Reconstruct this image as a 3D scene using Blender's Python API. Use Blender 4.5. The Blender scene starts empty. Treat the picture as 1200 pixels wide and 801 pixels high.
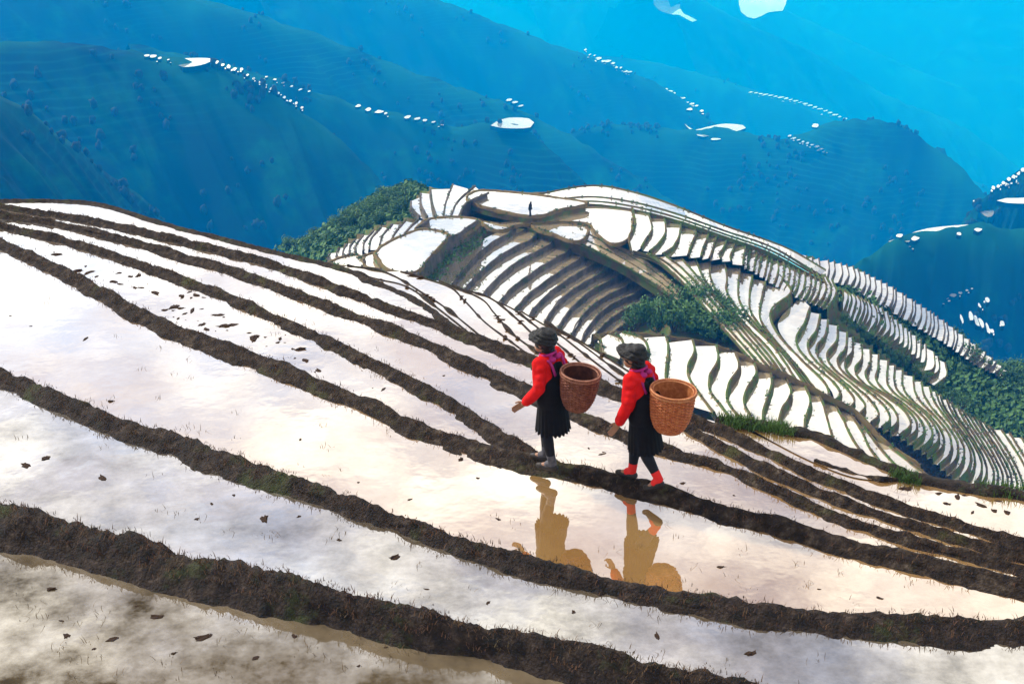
import bpy, bmesh, math, random
import numpy as np
from mathutils import Vector, Matrix, noise

random.seed(7); rng = np.random.default_rng(7)
S = bpy.context.scene
C = S.collection
R = math.radians

# ------------------------------------------------------------------ camera
PITCH, F = R(22.8), 1666.7           # focal length in pixels of a 1200 px wide frame (50 mm on 36 mm)
cd = bpy.data.cameras.new('camera'); cam = bpy.data.objects.new('camera', cd); C.objects.link(cam)
cd.lens = 50; cd.sensor_width = 36; cd.clip_start = 0.1; cd.clip_end = 20000
cam.location = (0, 0, 0); cam.rotation_euler = (math.pi/2 - PITCH, 0, 0)
S.camera = cam

# ------------------------------------------------------------------ world and sun
SUN_EL, SUN_AZ = R(40), R(-58)        # azimuth clockwise from +Y (straight ahead)
w = bpy.data.worlds.new('World'); S.world = w; w.use_nodes = True
nt = w.node_tree; nt.nodes.clear()
def N(nt, t, **k):
    n = nt.nodes.new(t)
    for a, b in k.items(): setattr(n, a, b)
    return n
out = N(nt, 'ShaderNodeOutputWorld')
sky = N(nt, 'ShaderNodeTexSky', sky_type='NISHITA', sun_disc=False)
sky.sun_elevation = SUN_EL; sky.sun_rotation = SUN_AZ; sky.air_density = 1.0; sky.dust_density = 2.0
bg1 = N(nt, 'ShaderNodeBackground'); bg1.inputs[1].default_value = 0.12
nt.links.new(sky.outputs[0], bg1.inputs[0])
tc = N(nt, 'ShaderNodeTexCoord'); sp = N(nt, 'ShaderNodeSeparateXYZ'); nt.links.new(tc.outputs['Generated'], sp.inputs[0])
zz = N(nt, 'ShaderNodeMath', operation='MAXIMUM'); nt.links.new(sp.outputs[2], zz.inputs[0]); zz.inputs[1].default_value = 0.0
za = N(nt, 'ShaderNodeMath', operation='ADD'); nt.links.new(zz.outputs[0], za.inputs[0]); za.inputs[1].default_value = 0.12
dx = N(nt, 'ShaderNodeMath', operation='DIVIDE'); nt.links.new(sp.outputs[0], dx.inputs[0]); nt.links.new(za.outputs[0], dx.inputs[1])
dy = N(nt, 'ShaderNodeMath', operation='DIVIDE'); nt.links.new(sp.outputs[1], dy.inputs[0]); nt.links.new(za.outputs[0], dy.inputs[1])
cb = N(nt, 'ShaderNodeCombineXYZ'); nt.links.new(dx.outputs[0], cb.inputs[0]); nt.links.new(dy.outputs[0], cb.inputs[1])
nz = N(nt, 'ShaderNodeTexNoise'); nz.inputs['Scale'].default_value = 2.6; nz.inputs['Detail'].default_value = 7; nz.inputs['Roughness'].default_value = 0.62
nt.links.new(cb.outputs[0], nz.inputs['Vector'])
rp = N(nt, 'ShaderNodeValToRGB'); rp.color_ramp.elements[0].position = 0.33; rp.color_ramp.elements[1].position = 0.55
nt.links.new(nz.outputs['Fac'], rp.inputs[0])
nz2 = N(nt, 'ShaderNodeTexNoise'); nz2.inputs['Scale'].default_value = 3.2; nz2.inputs['Detail'].default_value = 5
nt.links.new(cb.outputs[0], nz2.inputs['Vector'])
rp2 = N(nt, 'ShaderNodeValToRGB')
rp2.color_ramp.elements[0].position = 0.38; rp2.color_ramp.elements[0].color = (0.47, 0.46, 0.51, 1)
rp2.color_ramp.elements[1].position = 0.60; rp2.color_ramp.elements[1].color = (1.0, 0.96, 0.87, 1)
nt.links.new(nz2.outputs['Fac'], rp2.inputs[0])
bg2 = N(nt, 'ShaderNodeBackground'); bg2.inputs[1].default_value = 1.29
nt.links.new(rp2.outputs[0], bg2.inputs[0])
mx = N(nt, 'ShaderNodeMixShader'); nt.links.new(rp.outputs[0], mx.inputs[0]); nt.links.new(bg1.outputs[0], mx.inputs[1]); nt.links.new(bg2.outputs[0], mx.inputs[2])
nt.links.new(mx.outputs[0], out.inputs[0])

sd = bpy.data.lights.new('sun', 'SUN'); sd.energy = 3.5; sd.angle = R(3); sd.color = (1, 0.94, 0.85)
sun = bpy.data.objects.new('sun', sd); C.objects.link(sun)
sv = Vector((math.sin(SUN_AZ)*math.cos(SUN_EL), math.cos(SUN_AZ)*math.cos(SUN_EL), math.sin(SUN_EL)))
sun.rotation_euler = sv.to_track_quat('Z', 'Y').to_euler(); sun.location = (0, 0, 60)

S.view_settings.view_transform = 'Standard'; S.view_settings.look = 'None'
S.view_settings.exposure = 0.55; S.view_settings.gamma = 1.0; S.view_settings.use_curve_mapping = False
S.render.engine = 'CYCLES'
cy = S.cycles; cy.use_denoising = True; cy.max_bounces = 8; cy.volume_bounces = 3; cy.transparent_max_bounces = 6
cy.diffuse_bounces = 2; cy.glossy_bounces = 3; cy.sample_clamp_indirect = 6

# ------------------------------------------------------------------ helpers
fw = np.array([0, math.cos(PITCH), -math.sin(PITCH)]); up = np.array([0, math.sin(PITCH), math.cos(PITCH)]); rt = np.array([1., 0, 0])
def ray(u, v):
    """world direction(s) through a point of the photograph"""
    u = np.asarray(u, float); v = np.asarray(v, float)
    return ((u-600)/F)[..., None]*rt + ((400.5-v)/F)[..., None]*up + fw
def onz(uv, z):
    uv = np.asarray(uv, float); d = ray(uv[..., 0], uv[..., 1])
    return d*(np.asarray(z)/d[..., 2])[..., None]
def atd(u, v, D):
    d = ray(u, v); return d/np.linalg.norm(d, axis=-1, keepdims=True)*np.asarray(D)[..., None]
def catmull(p, per=12):
    p = np.asarray(p, float); q = np.vstack([2*p[0]-p[1], p, 2*p[-1]-p[-2]]); o = []
    for i in range(1, len(q)-2):
        t = np.linspace(0, 1, per, endpoint=False)[:, None]; a, b, c, d = q[i-1], q[i], q[i+1], q[i+2]
        o.append(0.5*((2*b)+(-a+c)*t+(2*a-5*b+4*c-d)*t*t+(-a+3*b-3*c+d)*t**3))
    return np.vstack(o+[p[-1:]])
def resample(p, n, smooth=True):
    p = np.asarray(p, float)
    if smooth and len(p) > 2: p = catmull(p)
    s = np.r_[0, np.cumsum(np.linalg.norm(np.diff(p, axis=0), axis=1))]
    t = np.linspace(0, s[-1], n)
    return np.stack([np.interp(t, s, p[:, k]) for k in range(p.shape[1])], 1)
def tag(o, label=None, cat=None, group=None, kind=None):
    for k, v in (('label', label), ('category', cat), ('group', group), ('kind', kind)):
        if v: o[k] = v
    return o
def link(name, me, mats=(), parent=None):
    if not me.materials:
        for m in (mats if isinstance(mats, (list, tuple)) else [mats]): me.materials.append(m)
    o = bpy.data.objects.new(name, me); C.objects.link(o)
    if parent: o.parent = parent
    return o
def mesh(name, v, f, smooth=True, mi=None):
    me = bpy.data.meshes.new(name); me.from_pydata(np.asarray(v).tolist(), [], f)
    if smooth: me.polygons.foreach_set('use_smooth', [True]*len(me.polygons))
    if mi is not None: me.polygons.foreach_set('material_index', mi)
    me.update(); return me
def gridf(n, m, off=0):
    """faces of an n x m grid of vertices (row-major)"""
    return [(off+i*m+j, off+i*m+j+1, off+(i+1)*m+j+1, off+(i+1)*m+j) for i in range(n-1) for j in range(m-1)]
def empty(name, loc=(0, 0, 0), rz=0):
    o = bpy.data.objects.new(name, None); C.objects.link(o); o.location = loc; o.rotation_euler = (0, 0, rz); o.empty_display_size = .2
    return o
def fbm(x, y, z, o=3):
    return noise.fractal(Vector((x, y, z)), 1.0, 2.0, o)

# ------------------------------------------------------------------ materials
def mat(name):
    m = bpy.data.materials.new(name); m.use_nodes = True; nt = m.node_tree; nt.nodes.clear()
    o = N(nt, 'ShaderNodeOutputMaterial'); b = N(nt, 'ShaderNodeBsdfPrincipled'); nt.links.new(b.outputs[0], o.inputs[0])
    return m, nt, b, o
def simple(name, cols, scale=6., rough=.8, bump=.0, bscale=40., spec=.3, detail=6, pos=None, coord='Object', patch=None):
    """noise-driven colour with bump"""
    m, nt, b, o = mat(name)
    t = N(nt, 'ShaderNodeTexCoord'); n = N(nt, 'ShaderNodeTexNoise'); n.inputs['Scale'].default_value = scale; n.inputs['Detail'].default_value = detail; n.inputs['Roughness'].default_value = .65
    nt.links.new(t.outputs[coord], n.inputs['Vector'])
    r = N(nt, 'ShaderNodeValToRGB'); el = r.color_ramp.elements
    ps = pos if pos else np.linspace(.3, .7, len(cols))
    while len(el) < len(cols): el.new(.5)
    for e, c, p in zip(el, cols, ps): e.position = p; e.color = (*c, 1)
    nt.links.new(n.outputs['Fac'], r.inputs[0]); nt.links.new(r.outputs[0], b.inputs['Base Color'])
    if patch:                       # larger patches of another growth or soil
        n4 = N(nt, 'ShaderNodeTexNoise'); n4.inputs['Scale'].default_value = patch[1]; n4.inputs['Detail'].default_value = 8; n4.inputs['Roughness'].default_value = .75; nt.links.new(t.outputs[coord], n4.inputs['Vector'])
        r4 = N(nt, 'ShaderNodeValToRGB'); r4.color_ramp.elements[0].position = patch[2]; r4.color_ramp.elements[1].position = patch[2]+.12; nt.links.new(n4.outputs['Fac'], r4.inputs[0])
        m4 = N(nt, 'ShaderNodeMix', data_type='RGBA'); nt.links.new(r4.outputs[0], m4.inputs[0]); nt.links.new(r.outputs[0], m4.inputs[6]); m4.inputs[7].default_value = (*patch[0], 1); nt.links.new(m4.outputs[2], b.inputs['Base Color'])
    b.inputs['Roughness'].default_value = rough; b.inputs['Specular IOR Level'].default_value = spec
    if bump:
        n2 = N(nt, 'ShaderNodeTexNoise'); n2.inputs['Scale'].default_value = bscale; n2.inputs['Detail'].default_value = 5
        nt.links.new(t.outputs[coord], n2.inputs['Vector'])
        bp = N(nt, 'ShaderNodeBump'); bp.inputs['Strength'].default_value = bump; bp.inputs['Distance'].default_value = .03
        nt.links.new(n2.outputs['Fac'], bp.inputs['Height']); nt.links.new(bp.outputs[0], b.inputs['Normal'])
    return m
def water_mat(name, mud0, mud1, scale, refl, wave=.004, wscale=3., film=.3, off=0.):
    """shallow still water over mud: muddy body under a strong mirror"""
    m, nt, b, o = mat(name)
    t = N(nt, 'ShaderNodeTexCoord')
    n = N(nt, 'ShaderNodeTexNoise'); n.inputs['Scale'].default_value = scale; n.inputs['Detail'].default_value = 7; n.inputs['Roughness'].default_value = .7
    nt.links.new(t.outputs['Object'], n.inputs['Vector'])
    r = N(nt, 'ShaderNodeValToRGB'); r.color_ramp.elements[0].position = .32; r.color_ramp.elements[0].color = (*mud0, 1)
    r.color_ramp.elements[1].position = .66; r.color_ramp.elements[1].color = (*mud1, 1)
    nt.links.new(n.outputs['Fac'], r.inputs[0]); nt.links.new(r.outputs[0], b.inputs['Base Color'])
    b.inputs['Roughness'].default_value = .6; b.inputs['Specular IOR Level'].default_value = 0
    g = N(nt, 'ShaderNodeBsdfGlossy'); g.inputs['Roughness'].default_value = .02; g.inputs['Color'].default_value = (1, 1, 1, 1)
    n2 = N(nt, 'ShaderNodeTexNoise'); n2.inputs['Scale'].default_value = wscale; n2.inputs['Detail'].default_value = 3
    nt.links.new(t.outputs['Object'], n2.inputs['Vector'])
    bp = N(nt, 'ShaderNodeBump'); bp.inputs['Strength'].default_value = 1; bp.inputs['Distance'].default_value = wave
    nt.links.new(n2.outputs['Fac'], bp.inputs['Height']); nt.links.new(bp.outputs[0], g.inputs['Normal'])
    fl_ = N(nt, 'ShaderNodeLayerWeight'); fl_.inputs['Blend'].default_value = .5      # more mirror at grazing view, more mud looking down
    pw = N(nt, 'ShaderNodeMath', operation='POWER'); nt.links.new(fl_.outputs['Facing'], pw.inputs[0]); pw.inputs[1].default_value = 2.
    ml = N(nt, 'ShaderNodeMath', operation='MULTIPLY'); nt.links.new(pw.outputs[0], ml.inputs[0]); ml.inputs[1].default_value = refl
    lw = N(nt, 'ShaderNodeMath', operation='MULTIPLY_ADD', use_clamp=True)            # patchy film
    nt.links.new(n.outputs['Fac'], lw.inputs[0]); lw.inputs[1].default_value = film
    ao = N(nt, 'ShaderNodeMath', operation='ADD'); nt.links.new(ml.outputs[0], ao.inputs[0]); ao.inputs[1].default_value = off; nt.links.new(ao.outputs[0], lw.inputs[2])
    mxs = N(nt, 'ShaderNodeMixShader'); nt.links.new(lw.outputs[0], mxs.inputs[0]); nt.links.new(b.outputs[0], mxs.inputs[1]); nt.links.new(g.outputs[0], mxs.inputs[2])
    nt.links.new(mxs.outputs[0], o.inputs[0])
    return m
M = {}
M['water'] = water_mat('muddy_water', (.24, .125, .04), (.40, .24, .09), 1.1, 1.65, .0022, 2.5, .45, -.11)
M['water_near'] = water_mat('dark_muddy_water', (.045, .034, .02), (.15, .11, .065), 1.7, 1.75, .0022, 2.5, 1.2, -.48)
M['water_edge'] = water_mat('murky_water', (.04, .031, .02), (.17, .13, .08), 1.5, 1.75, .0022, 2.5, 1.3, -.82)
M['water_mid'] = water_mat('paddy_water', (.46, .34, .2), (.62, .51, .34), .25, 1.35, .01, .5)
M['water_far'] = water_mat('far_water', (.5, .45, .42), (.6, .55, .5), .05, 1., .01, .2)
M['soil'] = simple('wet_soil', [(.004, .003, .002), (.014, .008, .006), (.026, .017, .012), (.075, .055, .044)], 11, .85, 1., 45, .25, pos=[.36, .5, .6, .74], patch=((.028, .036, .010), 1.7, .54))
M['soil_dry'] = simple('bund_soil', [(.006, .004, .003), (.016, .010, .007), (.038, .027, .019), (.10, .078, .06)], 10, .9, 1., 45, .2, pos=[.34, .48, .6, .74], patch=((.05, .052, .018), 1.5, .56))
M['clod'] = simple('wet_clod', [(.012, .006, .004), (.05, .026, .015), (.10, .06, .035)], 14, .9, .8, 60, .2)
M['bank'] = simple('bank_earth', [(.035, .045, .012), (.10, .066, .03), (.055, .10, .02), (.16, .11, .055)], .5, .95, .6, 6, .1, pos=[.3, .45, .56, .7])
M['bank_grey'] = simple('bowl_bank_earth', [(.03, .045, .02), (.085, .07, .058), (.14, .118, .10)], .6, .95, .7, 5, .1)
M['lip'] = simple('bund_lip', [(.05, .035, .018), (.14, .095, .04), (.10, .10, .03)], .8, .95, .4, 8, .1)
M['hillside'] = simple('hillside_grass', [(.010, .03, .010), (.025, .065, .014), (.055, .12, .025)], .35, .95, .6, 2, .1)
M['grass'] = simple('green_grass', [(.03, .07, .01), (.06, .13, .02)], 3, .8)
M['drygrass'] = simple('dry_grass', [(.02, .012, .006), (.09, .04, .02), (.07, .055, .022)], 3, .8)
M['weeds'] = simple('brown_weeds', [(.05, .04, .03), (.12, .085, .06), (.05, .08, .03)], 1., .9)
M['straw'] = simple('straw', [(.04, .026, .012), (.16, .10, .045)], 5, .8)
M['leaf'] = simple('shrub_leaves', [(.010, .04, .010), (.035, .10, .018), (.09, .18, .03)], 1.6, .7, pos=[.35, .5, .68])
M['twig'] = simple('twig_bark', [(.04, .03, .02), (.07, .05, .035)], 8, .9)

# ------------------------------------------------------------------ far mountains
def mountain_mat(name, c0, c1, c2, line):
    m, nt, b, o = mat(name)
    t = N(nt, 'ShaderNodeTexCoord'); n = N(nt, 'ShaderNodeTexNoise'); n.inputs['Scale'].default_value = .02; n.inputs['Detail'].default_value = 9; n.inputs['Roughness'].default_value = .7
    nt.links.new(t.outputs['Object'], n.inputs['Vector'])
    r = N(nt, 'ShaderNodeValToRGB'); el = r.color_ramp.elements; el.new(.5)
    for e, c, p in zip(el, (c0, c1, c2), (.34, .52, .68)): e.position = p; e.color = (*c, 1)
    nt.links.new(n.outputs['Fac'], r.inputs[0])
    wv = N(nt, 'ShaderNodeTexWave', wave_type='BANDS', bands_direction='Z'); wv.inputs['Scale'].default_value = .075; wv.inputs['Distortion'].default_value = 2.5
    wv.inputs['Detail'].default_value = 3; wv.inputs['Detail Scale'].default_value = .35
    nt.links.new(t.outputs['Object'], wv.inputs['Vector'])
    p = N(nt, 'ShaderNodeMath', operation='POWER'); nt.links.new(wv.outputs['Fac'], p.inputs[0]); p.inputs[1].default_value = 7
    n3 = N(nt, 'ShaderNodeTexNoise'); n3.inputs['Scale'].default_value = .006; n3.inputs['Detail'].default_value = 3; nt.links.new(t.outputs['Object'], n3.inputs['Vector'])
    q = N(nt, 'ShaderNodeMath', operation='MULTIPLY'); nt.links.new(p.outputs[0], q.inputs[0]); mr = N(nt, 'ShaderNodeMapRange'); mr.inputs[1].default_value = .42; mr.inputs[2].default_value = .72; nt.links.new(n3.outputs['Fac'], mr.inputs[0]); nt.links.new(mr.outputs[0], q.inputs[1])
    mc = N(nt, 'ShaderNodeMix', data_type='RGBA'); nt.links.new(q.outputs[0], mc.inputs[0]); nt.links.new(r.outputs[0], mc.inputs[6]); mc.inputs[7].default_value = (*line, 1)
    glow_at = N(nt, 'ShaderNodeAttribute'); glow_at.attribute_name = 'grassy'  # grass on the rims, lightened in colour to look sunlit
    mg = N(nt, 'ShaderNodeMix', data_type='RGBA'); nt.links.new(glow_at.outputs['Fac'], mg.inputs[0]); nt.links.new(mc.outputs[2], mg.inputs[6]); mg.inputs[7].default_value = (.007, .075, .05, 1)
    nt.links.new(mg.outputs[2], b.inputs['Base Color']); b.inputs['Roughness'].default_value = 1; b.inputs['Specular IOR Level'].default_value = .05
    return m
M['mount'] = mountain_mat('forested_slope', (.001, .002, .007), (.001, .010, .014), (.004, .055, .028), (.006, .06, .05))
M['forest'] = simple('forest_trees', [(.001, .004, .007), (.002, .012, .012)], .05, .95)

tree_pts = []
def ridge(name, crest, L=420, slope=.72, az=0., back=.6, amp=26, seed=0, ntree=300, label=None, n=150, rows=64, tree_rows=.5, tsz=7, edge=.0):
    """a ridge: crest through the given (u, v, distance) points, front slope falling toward az, back slope falling away"""
    c = resample(np.array(crest, float), n); P = atd(c[:, 0], c[:, 1], c[:, 2])
    V = np.zeros((rows+12, n, 3)); grass_glow = np.zeros((rows+12, n))
    for i in range(n):
        h = P[i, :2]/np.linalg.norm(P[i, :2]); a = az
        f = np.array([-h[0]*math.cos(a)+h[1]*math.sin(a), -h[0]*math.sin(a)-h[1]*math.cos(a)])
        h0 = h
        for j in range(rows+12):
            if j < 12: t = (12-j)/12; off = -f*t*L*.5; dz = -t*L*.5*back
            else: t = (j-12)/(rows-1); off = f*t*L; dz = -L*slope*(t**1.08)
            x, y, z = P[i, 0]+off[0], P[i, 1]+off[1], P[i, 2]+dz
            k = min(1, t*3.2)
            g = noise.ridged_multi_fractal(Vector((i/n*6+seed*3.1, t*.9+seed, seed)), .9, 2.1, 4, 1.0, 2.0)
            z += k*(amp*(g-1.1)*1.15 + amp*.25*fbm(x*.02, y*.02, seed, 4)) + (1.6+amp*.03)*fbm(x*.06, y*.06, seed+5, 3)
            V[j, i] = (x, y, z)
            grass_glow[j, i] = np.clip(1.35*math.exp(-t*26)*(.5+1.1*fbm(x*.014, y*.014, seed+8, 3)) + .5*max(0, g-1.45), 0, .75)
    o = link(name, mesh(name, V.reshape(-1, 3), gridf(rows+12, n)), M['mount'])
    at_ = o.data.attributes.new('grassy', 'FLOAT', 'POINT'); at_.data.foreach_set('value', grass_glow.reshape(-1))   # grass on crests and ribs, their lit glow painted in as lighter green
    tag(o, label, kind='structure')
    for _ in range(int(ntree*.9)):
        j = 11+int((random.random()**(1/ tree_rows if tree_rows else 1))*(rows-3)); i = random.randrange(n-1)
        fx, fy = random.random(), random.random()
        p = V[j, i]*(1-fx)*(1-fy)+V[j, i+1]*fx*(1-fy)+V[j+1, i]*(1-fx)*fy+V[j+1, i+1]*fx*fy
        if fbm(p[0]*.012, p[1]*.012, seed+2) > .1: tree_pts.append((p, tsz*random.uniform(.3, .8)))
    return o, c
# nearest first
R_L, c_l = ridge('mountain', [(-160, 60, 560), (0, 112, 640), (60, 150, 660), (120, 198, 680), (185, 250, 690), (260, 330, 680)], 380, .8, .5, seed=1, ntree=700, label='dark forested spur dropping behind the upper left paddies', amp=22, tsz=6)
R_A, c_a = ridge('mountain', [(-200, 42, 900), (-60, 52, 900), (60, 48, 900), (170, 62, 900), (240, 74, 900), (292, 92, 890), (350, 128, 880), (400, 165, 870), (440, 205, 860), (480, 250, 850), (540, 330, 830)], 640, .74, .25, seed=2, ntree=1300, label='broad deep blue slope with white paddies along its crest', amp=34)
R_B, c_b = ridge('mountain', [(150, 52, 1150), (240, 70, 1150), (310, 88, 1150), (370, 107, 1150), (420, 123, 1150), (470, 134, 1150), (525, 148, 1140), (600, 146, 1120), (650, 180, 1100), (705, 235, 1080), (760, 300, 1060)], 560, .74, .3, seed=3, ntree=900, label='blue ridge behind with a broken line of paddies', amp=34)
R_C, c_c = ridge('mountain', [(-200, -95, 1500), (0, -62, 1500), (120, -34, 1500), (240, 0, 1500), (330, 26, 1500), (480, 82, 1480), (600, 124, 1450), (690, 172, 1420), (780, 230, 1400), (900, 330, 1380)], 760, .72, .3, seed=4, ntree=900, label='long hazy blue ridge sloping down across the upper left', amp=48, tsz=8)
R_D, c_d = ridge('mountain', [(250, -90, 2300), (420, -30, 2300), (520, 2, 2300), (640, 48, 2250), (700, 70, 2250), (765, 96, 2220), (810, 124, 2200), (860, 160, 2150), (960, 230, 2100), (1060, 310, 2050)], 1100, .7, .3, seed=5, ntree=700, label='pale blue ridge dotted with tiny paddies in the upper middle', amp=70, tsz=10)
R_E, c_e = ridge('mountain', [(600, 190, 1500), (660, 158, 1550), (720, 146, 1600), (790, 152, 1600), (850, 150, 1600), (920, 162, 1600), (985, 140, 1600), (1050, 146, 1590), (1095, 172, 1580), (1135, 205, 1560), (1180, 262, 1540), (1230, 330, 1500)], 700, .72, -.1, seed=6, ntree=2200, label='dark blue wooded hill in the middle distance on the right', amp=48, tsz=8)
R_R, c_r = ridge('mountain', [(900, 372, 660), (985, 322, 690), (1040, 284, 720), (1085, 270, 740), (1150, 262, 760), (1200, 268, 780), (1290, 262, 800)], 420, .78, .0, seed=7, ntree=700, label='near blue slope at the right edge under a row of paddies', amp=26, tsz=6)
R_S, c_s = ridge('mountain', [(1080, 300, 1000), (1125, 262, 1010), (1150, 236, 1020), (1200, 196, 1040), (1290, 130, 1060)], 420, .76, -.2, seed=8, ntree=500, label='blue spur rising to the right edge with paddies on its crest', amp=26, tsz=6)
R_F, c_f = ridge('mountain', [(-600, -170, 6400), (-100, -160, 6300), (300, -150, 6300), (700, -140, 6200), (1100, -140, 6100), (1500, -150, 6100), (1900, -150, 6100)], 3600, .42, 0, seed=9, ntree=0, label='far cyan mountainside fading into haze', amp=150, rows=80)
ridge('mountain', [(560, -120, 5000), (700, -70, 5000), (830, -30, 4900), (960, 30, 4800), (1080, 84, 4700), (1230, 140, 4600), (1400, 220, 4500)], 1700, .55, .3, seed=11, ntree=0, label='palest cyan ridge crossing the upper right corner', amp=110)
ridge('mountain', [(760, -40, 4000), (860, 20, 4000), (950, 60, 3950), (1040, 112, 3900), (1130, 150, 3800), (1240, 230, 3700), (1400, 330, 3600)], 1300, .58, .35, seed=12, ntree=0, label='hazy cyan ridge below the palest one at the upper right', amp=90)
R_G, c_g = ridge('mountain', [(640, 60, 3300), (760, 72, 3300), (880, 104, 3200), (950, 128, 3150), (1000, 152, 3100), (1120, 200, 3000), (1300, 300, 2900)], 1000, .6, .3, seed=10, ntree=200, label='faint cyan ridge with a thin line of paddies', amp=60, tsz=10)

def lump(nf=1):
    bm = bmesh.new(); bmesh.ops.create_icosphere(bm, subdivisions=nf, radius=1); v = np.array([x.co[:] for x in bm.verts]); f = [[q.index for q in p.verts] for p in bm.faces]; bm.free(); return v, f
lv, lf = lump(2)
VV = []; FF = []
for p, s in tree_pts:
    vv = lv*(1+.22*rng.standard_normal((len(lv), 1)))*np.array([s*.42, s*.42, s*.62]) + p + np.array([0, 0, s*.45])
    b0 = len(VV)*len(lv); VV.append(vv); FF += [[a+b0 for a in f] for f in lf]
fo = link('forest', mesh('forest', np.vstack(VV), FF, smooth=True), M['forest']); tag(fo, 'scattered dark trees covering the blue mountainsides', kind='stuff')

def prism(name, uv, z, depth, parent, mats, n=24, smooth=True):
    """flat paddy seen as the outline uv, level z, on an earth bank of the given depth"""
    uv = np.array(uv, float)
    if smooth: uv = resample(np.vstack([uv, uv[:1]]), n+1)[:-1]
    P = onz(uv, z); k = len(P); c = P.mean(0)
    dd = P-c; Q = P+dd/(np.linalg.norm(dd, axis=1, keepdims=True)+1e-9)*.15*depth; Q[:, 2] = z-depth
    V = np.vstack([P, Q]); f = [list(range(k))]+[(i, k+i, k+(i+1) % k, (i+1) % k) for i in range(k)]
    me = mesh(name, V, f, False, [0]+[1]*k)
    a = me.polygons[0]
    if a.normal.z < 0: me.flip_normals()
    return link(name, me, mats, parent)
def far_paddy(uv, D, parent, depth=3):
    uv = np.array(uv, float); m = uv.mean(0); z = float(atd(m[0], uv[:, 1].max(), np.array(D-4.))[2])
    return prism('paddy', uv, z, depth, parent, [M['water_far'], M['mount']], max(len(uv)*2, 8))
def spot(u, v, w, h, D, parent, tilt=0., skew=0.):
    w *= .95; h *= .58; j = lambda: random.uniform(-.14, .14)
    q = [(-.5, .1), (-.2, -.5), (.3, -.45), (.5, -.05), (.22, .5), (-.3, .42)]
    far_paddy([(u+w*(x+j())+skew*h*(y), v+h*(y+j())-tilt*x) for x, y in q], D, parent, 2)
    if w < 7 and random.random() < .8:      # smaller neighbours, a step down the slope
        u2, v2, k = u+random.uniform(-4, 4), v+random.uniform(2.2, 4.5), random.uniform(.35, .6)
        far_paddy([(u2+w*k*(x+j()), v2+h*k*(y+j())) for x, y in q], D-6, parent, 1.5)
far_paddy([(207, 70), (215, 68.5), (240, 68), (249, 70), (240, 75), (225, 78), (210, 78)], 892, R_A)
for u, v, wd, hh in [(172, 65, 8, 4), (179, 66, 9, 5), (187, 68, 5, 4), (197, 70, 4, 3), (254, 73, 4, 5), (261, 76, 5, 6), (268, 78, 5, 7), (275, 81, 5, 6), (283, 81, 5, 5),
                     (290, 88, 4, 4), (297, 92, 4, 4), (304, 96, 4, 4), (311, 100, 4, 4), (318, 104, 4, 4), (326, 109, 4, 4), (333, 114, 4, 5), (340, 118, 4, 5), (347, 121, 4, 5), (354, 126, 4, 4)]:
    spot(u, v, wd, hh, 885, R_A, .8)
for u, v, wd, hh in [(312, 90, 4, 3), (322, 93, 5, 3), (332, 97, 4, 3), (342, 101, 4, 3), (352, 105, 5, 3), (362, 107, 4, 3), (420, 124, 8, 5), (432, 128, 8, 6), (445, 131, 11, 6), (452, 133, 5, 4), (478, 137, 9, 5), (488, 139, 8, 4), (498, 141, 7, 4), (508, 143, 6, 3), (518, 146, 6, 3)]:
    spot(u, v, wd, hh, 1140, R_B, .8)
far_paddy([(575, 147), (583, 142), (597, 138), (620, 139), (626, 145), (618, 150), (590, 150)], 1112, R_B)
for u, v in [(596, 117), (603, 120), (610, 124)]: spot(u, v, 8, 4, 1440, R_C, .8)
for i in range(26):
    t = i/25; u = 686+t*130; v = 60+t*64+random.uniform(-2, 2); spot(u, v, random.uniform(3, 8), random.uniform(2, 5), 2230, R_D, .9)
far_paddy([(802, 145), (812, 152), (820, 151), (832, 148), (850, 145), (872, 147), (874, 150), (862, 154), (840, 158), (822, 160), (812, 155)], 1590, R_E)
for i in range(22):
    t = i/21; spot(925+t*112, 160+t*56-6*math.sin(t*3)+random.uniform(-1, 1), random.uniform(3, 6), random.uniform(2, 4), 1570, R_E, .8)
for u, v, wd, hh in [(955, 147, 9, 8), (838, 163, 12, 3), (808, 128, 8, 5), (822, 130, 6, 4)]: spot(u, v, wd, hh, 1560, R_E)
for i in range(20):
    t = i/19; spot(880+t*110, 108+t*32-5*math.sin(t*3), random.uniform(5, 9), random.uniform(1.5, 3), 3050, R_G, .8)
far_paddy([(766, -12), (795, -12), (797, 12), (806, 18), (818, 25), (808, 25), (798, 18), (782, 16), (767, 7)], 3650, R_G, 3)
far_paddy([(866, -12), (918, -12), (920, 8), (914, 14), (904, 13), (894, 18), (882, 22), (870, 16), (866, 6)], 3650, R_G, 3)
far_paddy([(1041, 283), (1060, 276), (1085, 268), (1120, 264), (1150, 263), (1154, 268), (1140, 272), (1110, 274), (1085, 276), (1062, 284)], 738, R_R)
for u, v, wd, hh in [(1054, 276, 10, 6), (1042, 285, 5, 4), (1049, 286, 6, 3), (1063, 282, 8, 6), (1072, 279, 10, 8), (1066, 288, 5, 4), (1124, 274, 7, 6), (1146, 269, 9, 7), (1054, 295, 6, 4), (1048, 299, 6, 4), (1036, 306, 4, 3), (1030, 310, 4, 3), (1024, 314, 4, 3),
                     (1103, 352, 7, 3), (1110, 349, 6, 4), (1117, 346, 8, 6), (1125, 343, 5, 4), (1133, 340, 4, 3), (1139, 338, 4, 3)]: spot(u, v, wd, hh, 730, R_R)
for u, v, wd, hh in [(1127, 373, 4, 14), (1138, 370, 5, 18), (1144, 376, 5, 22), (1150, 378, 5, 22), (1157, 384, 4, 18), (1148, 358, 4, 9), (1157, 351, 5, 9), (1175, 379, 6, 9), (1163, 388, 4, 8)]: spot(u, v, wd, hh, 600, R_R, -.5, .38)
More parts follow.
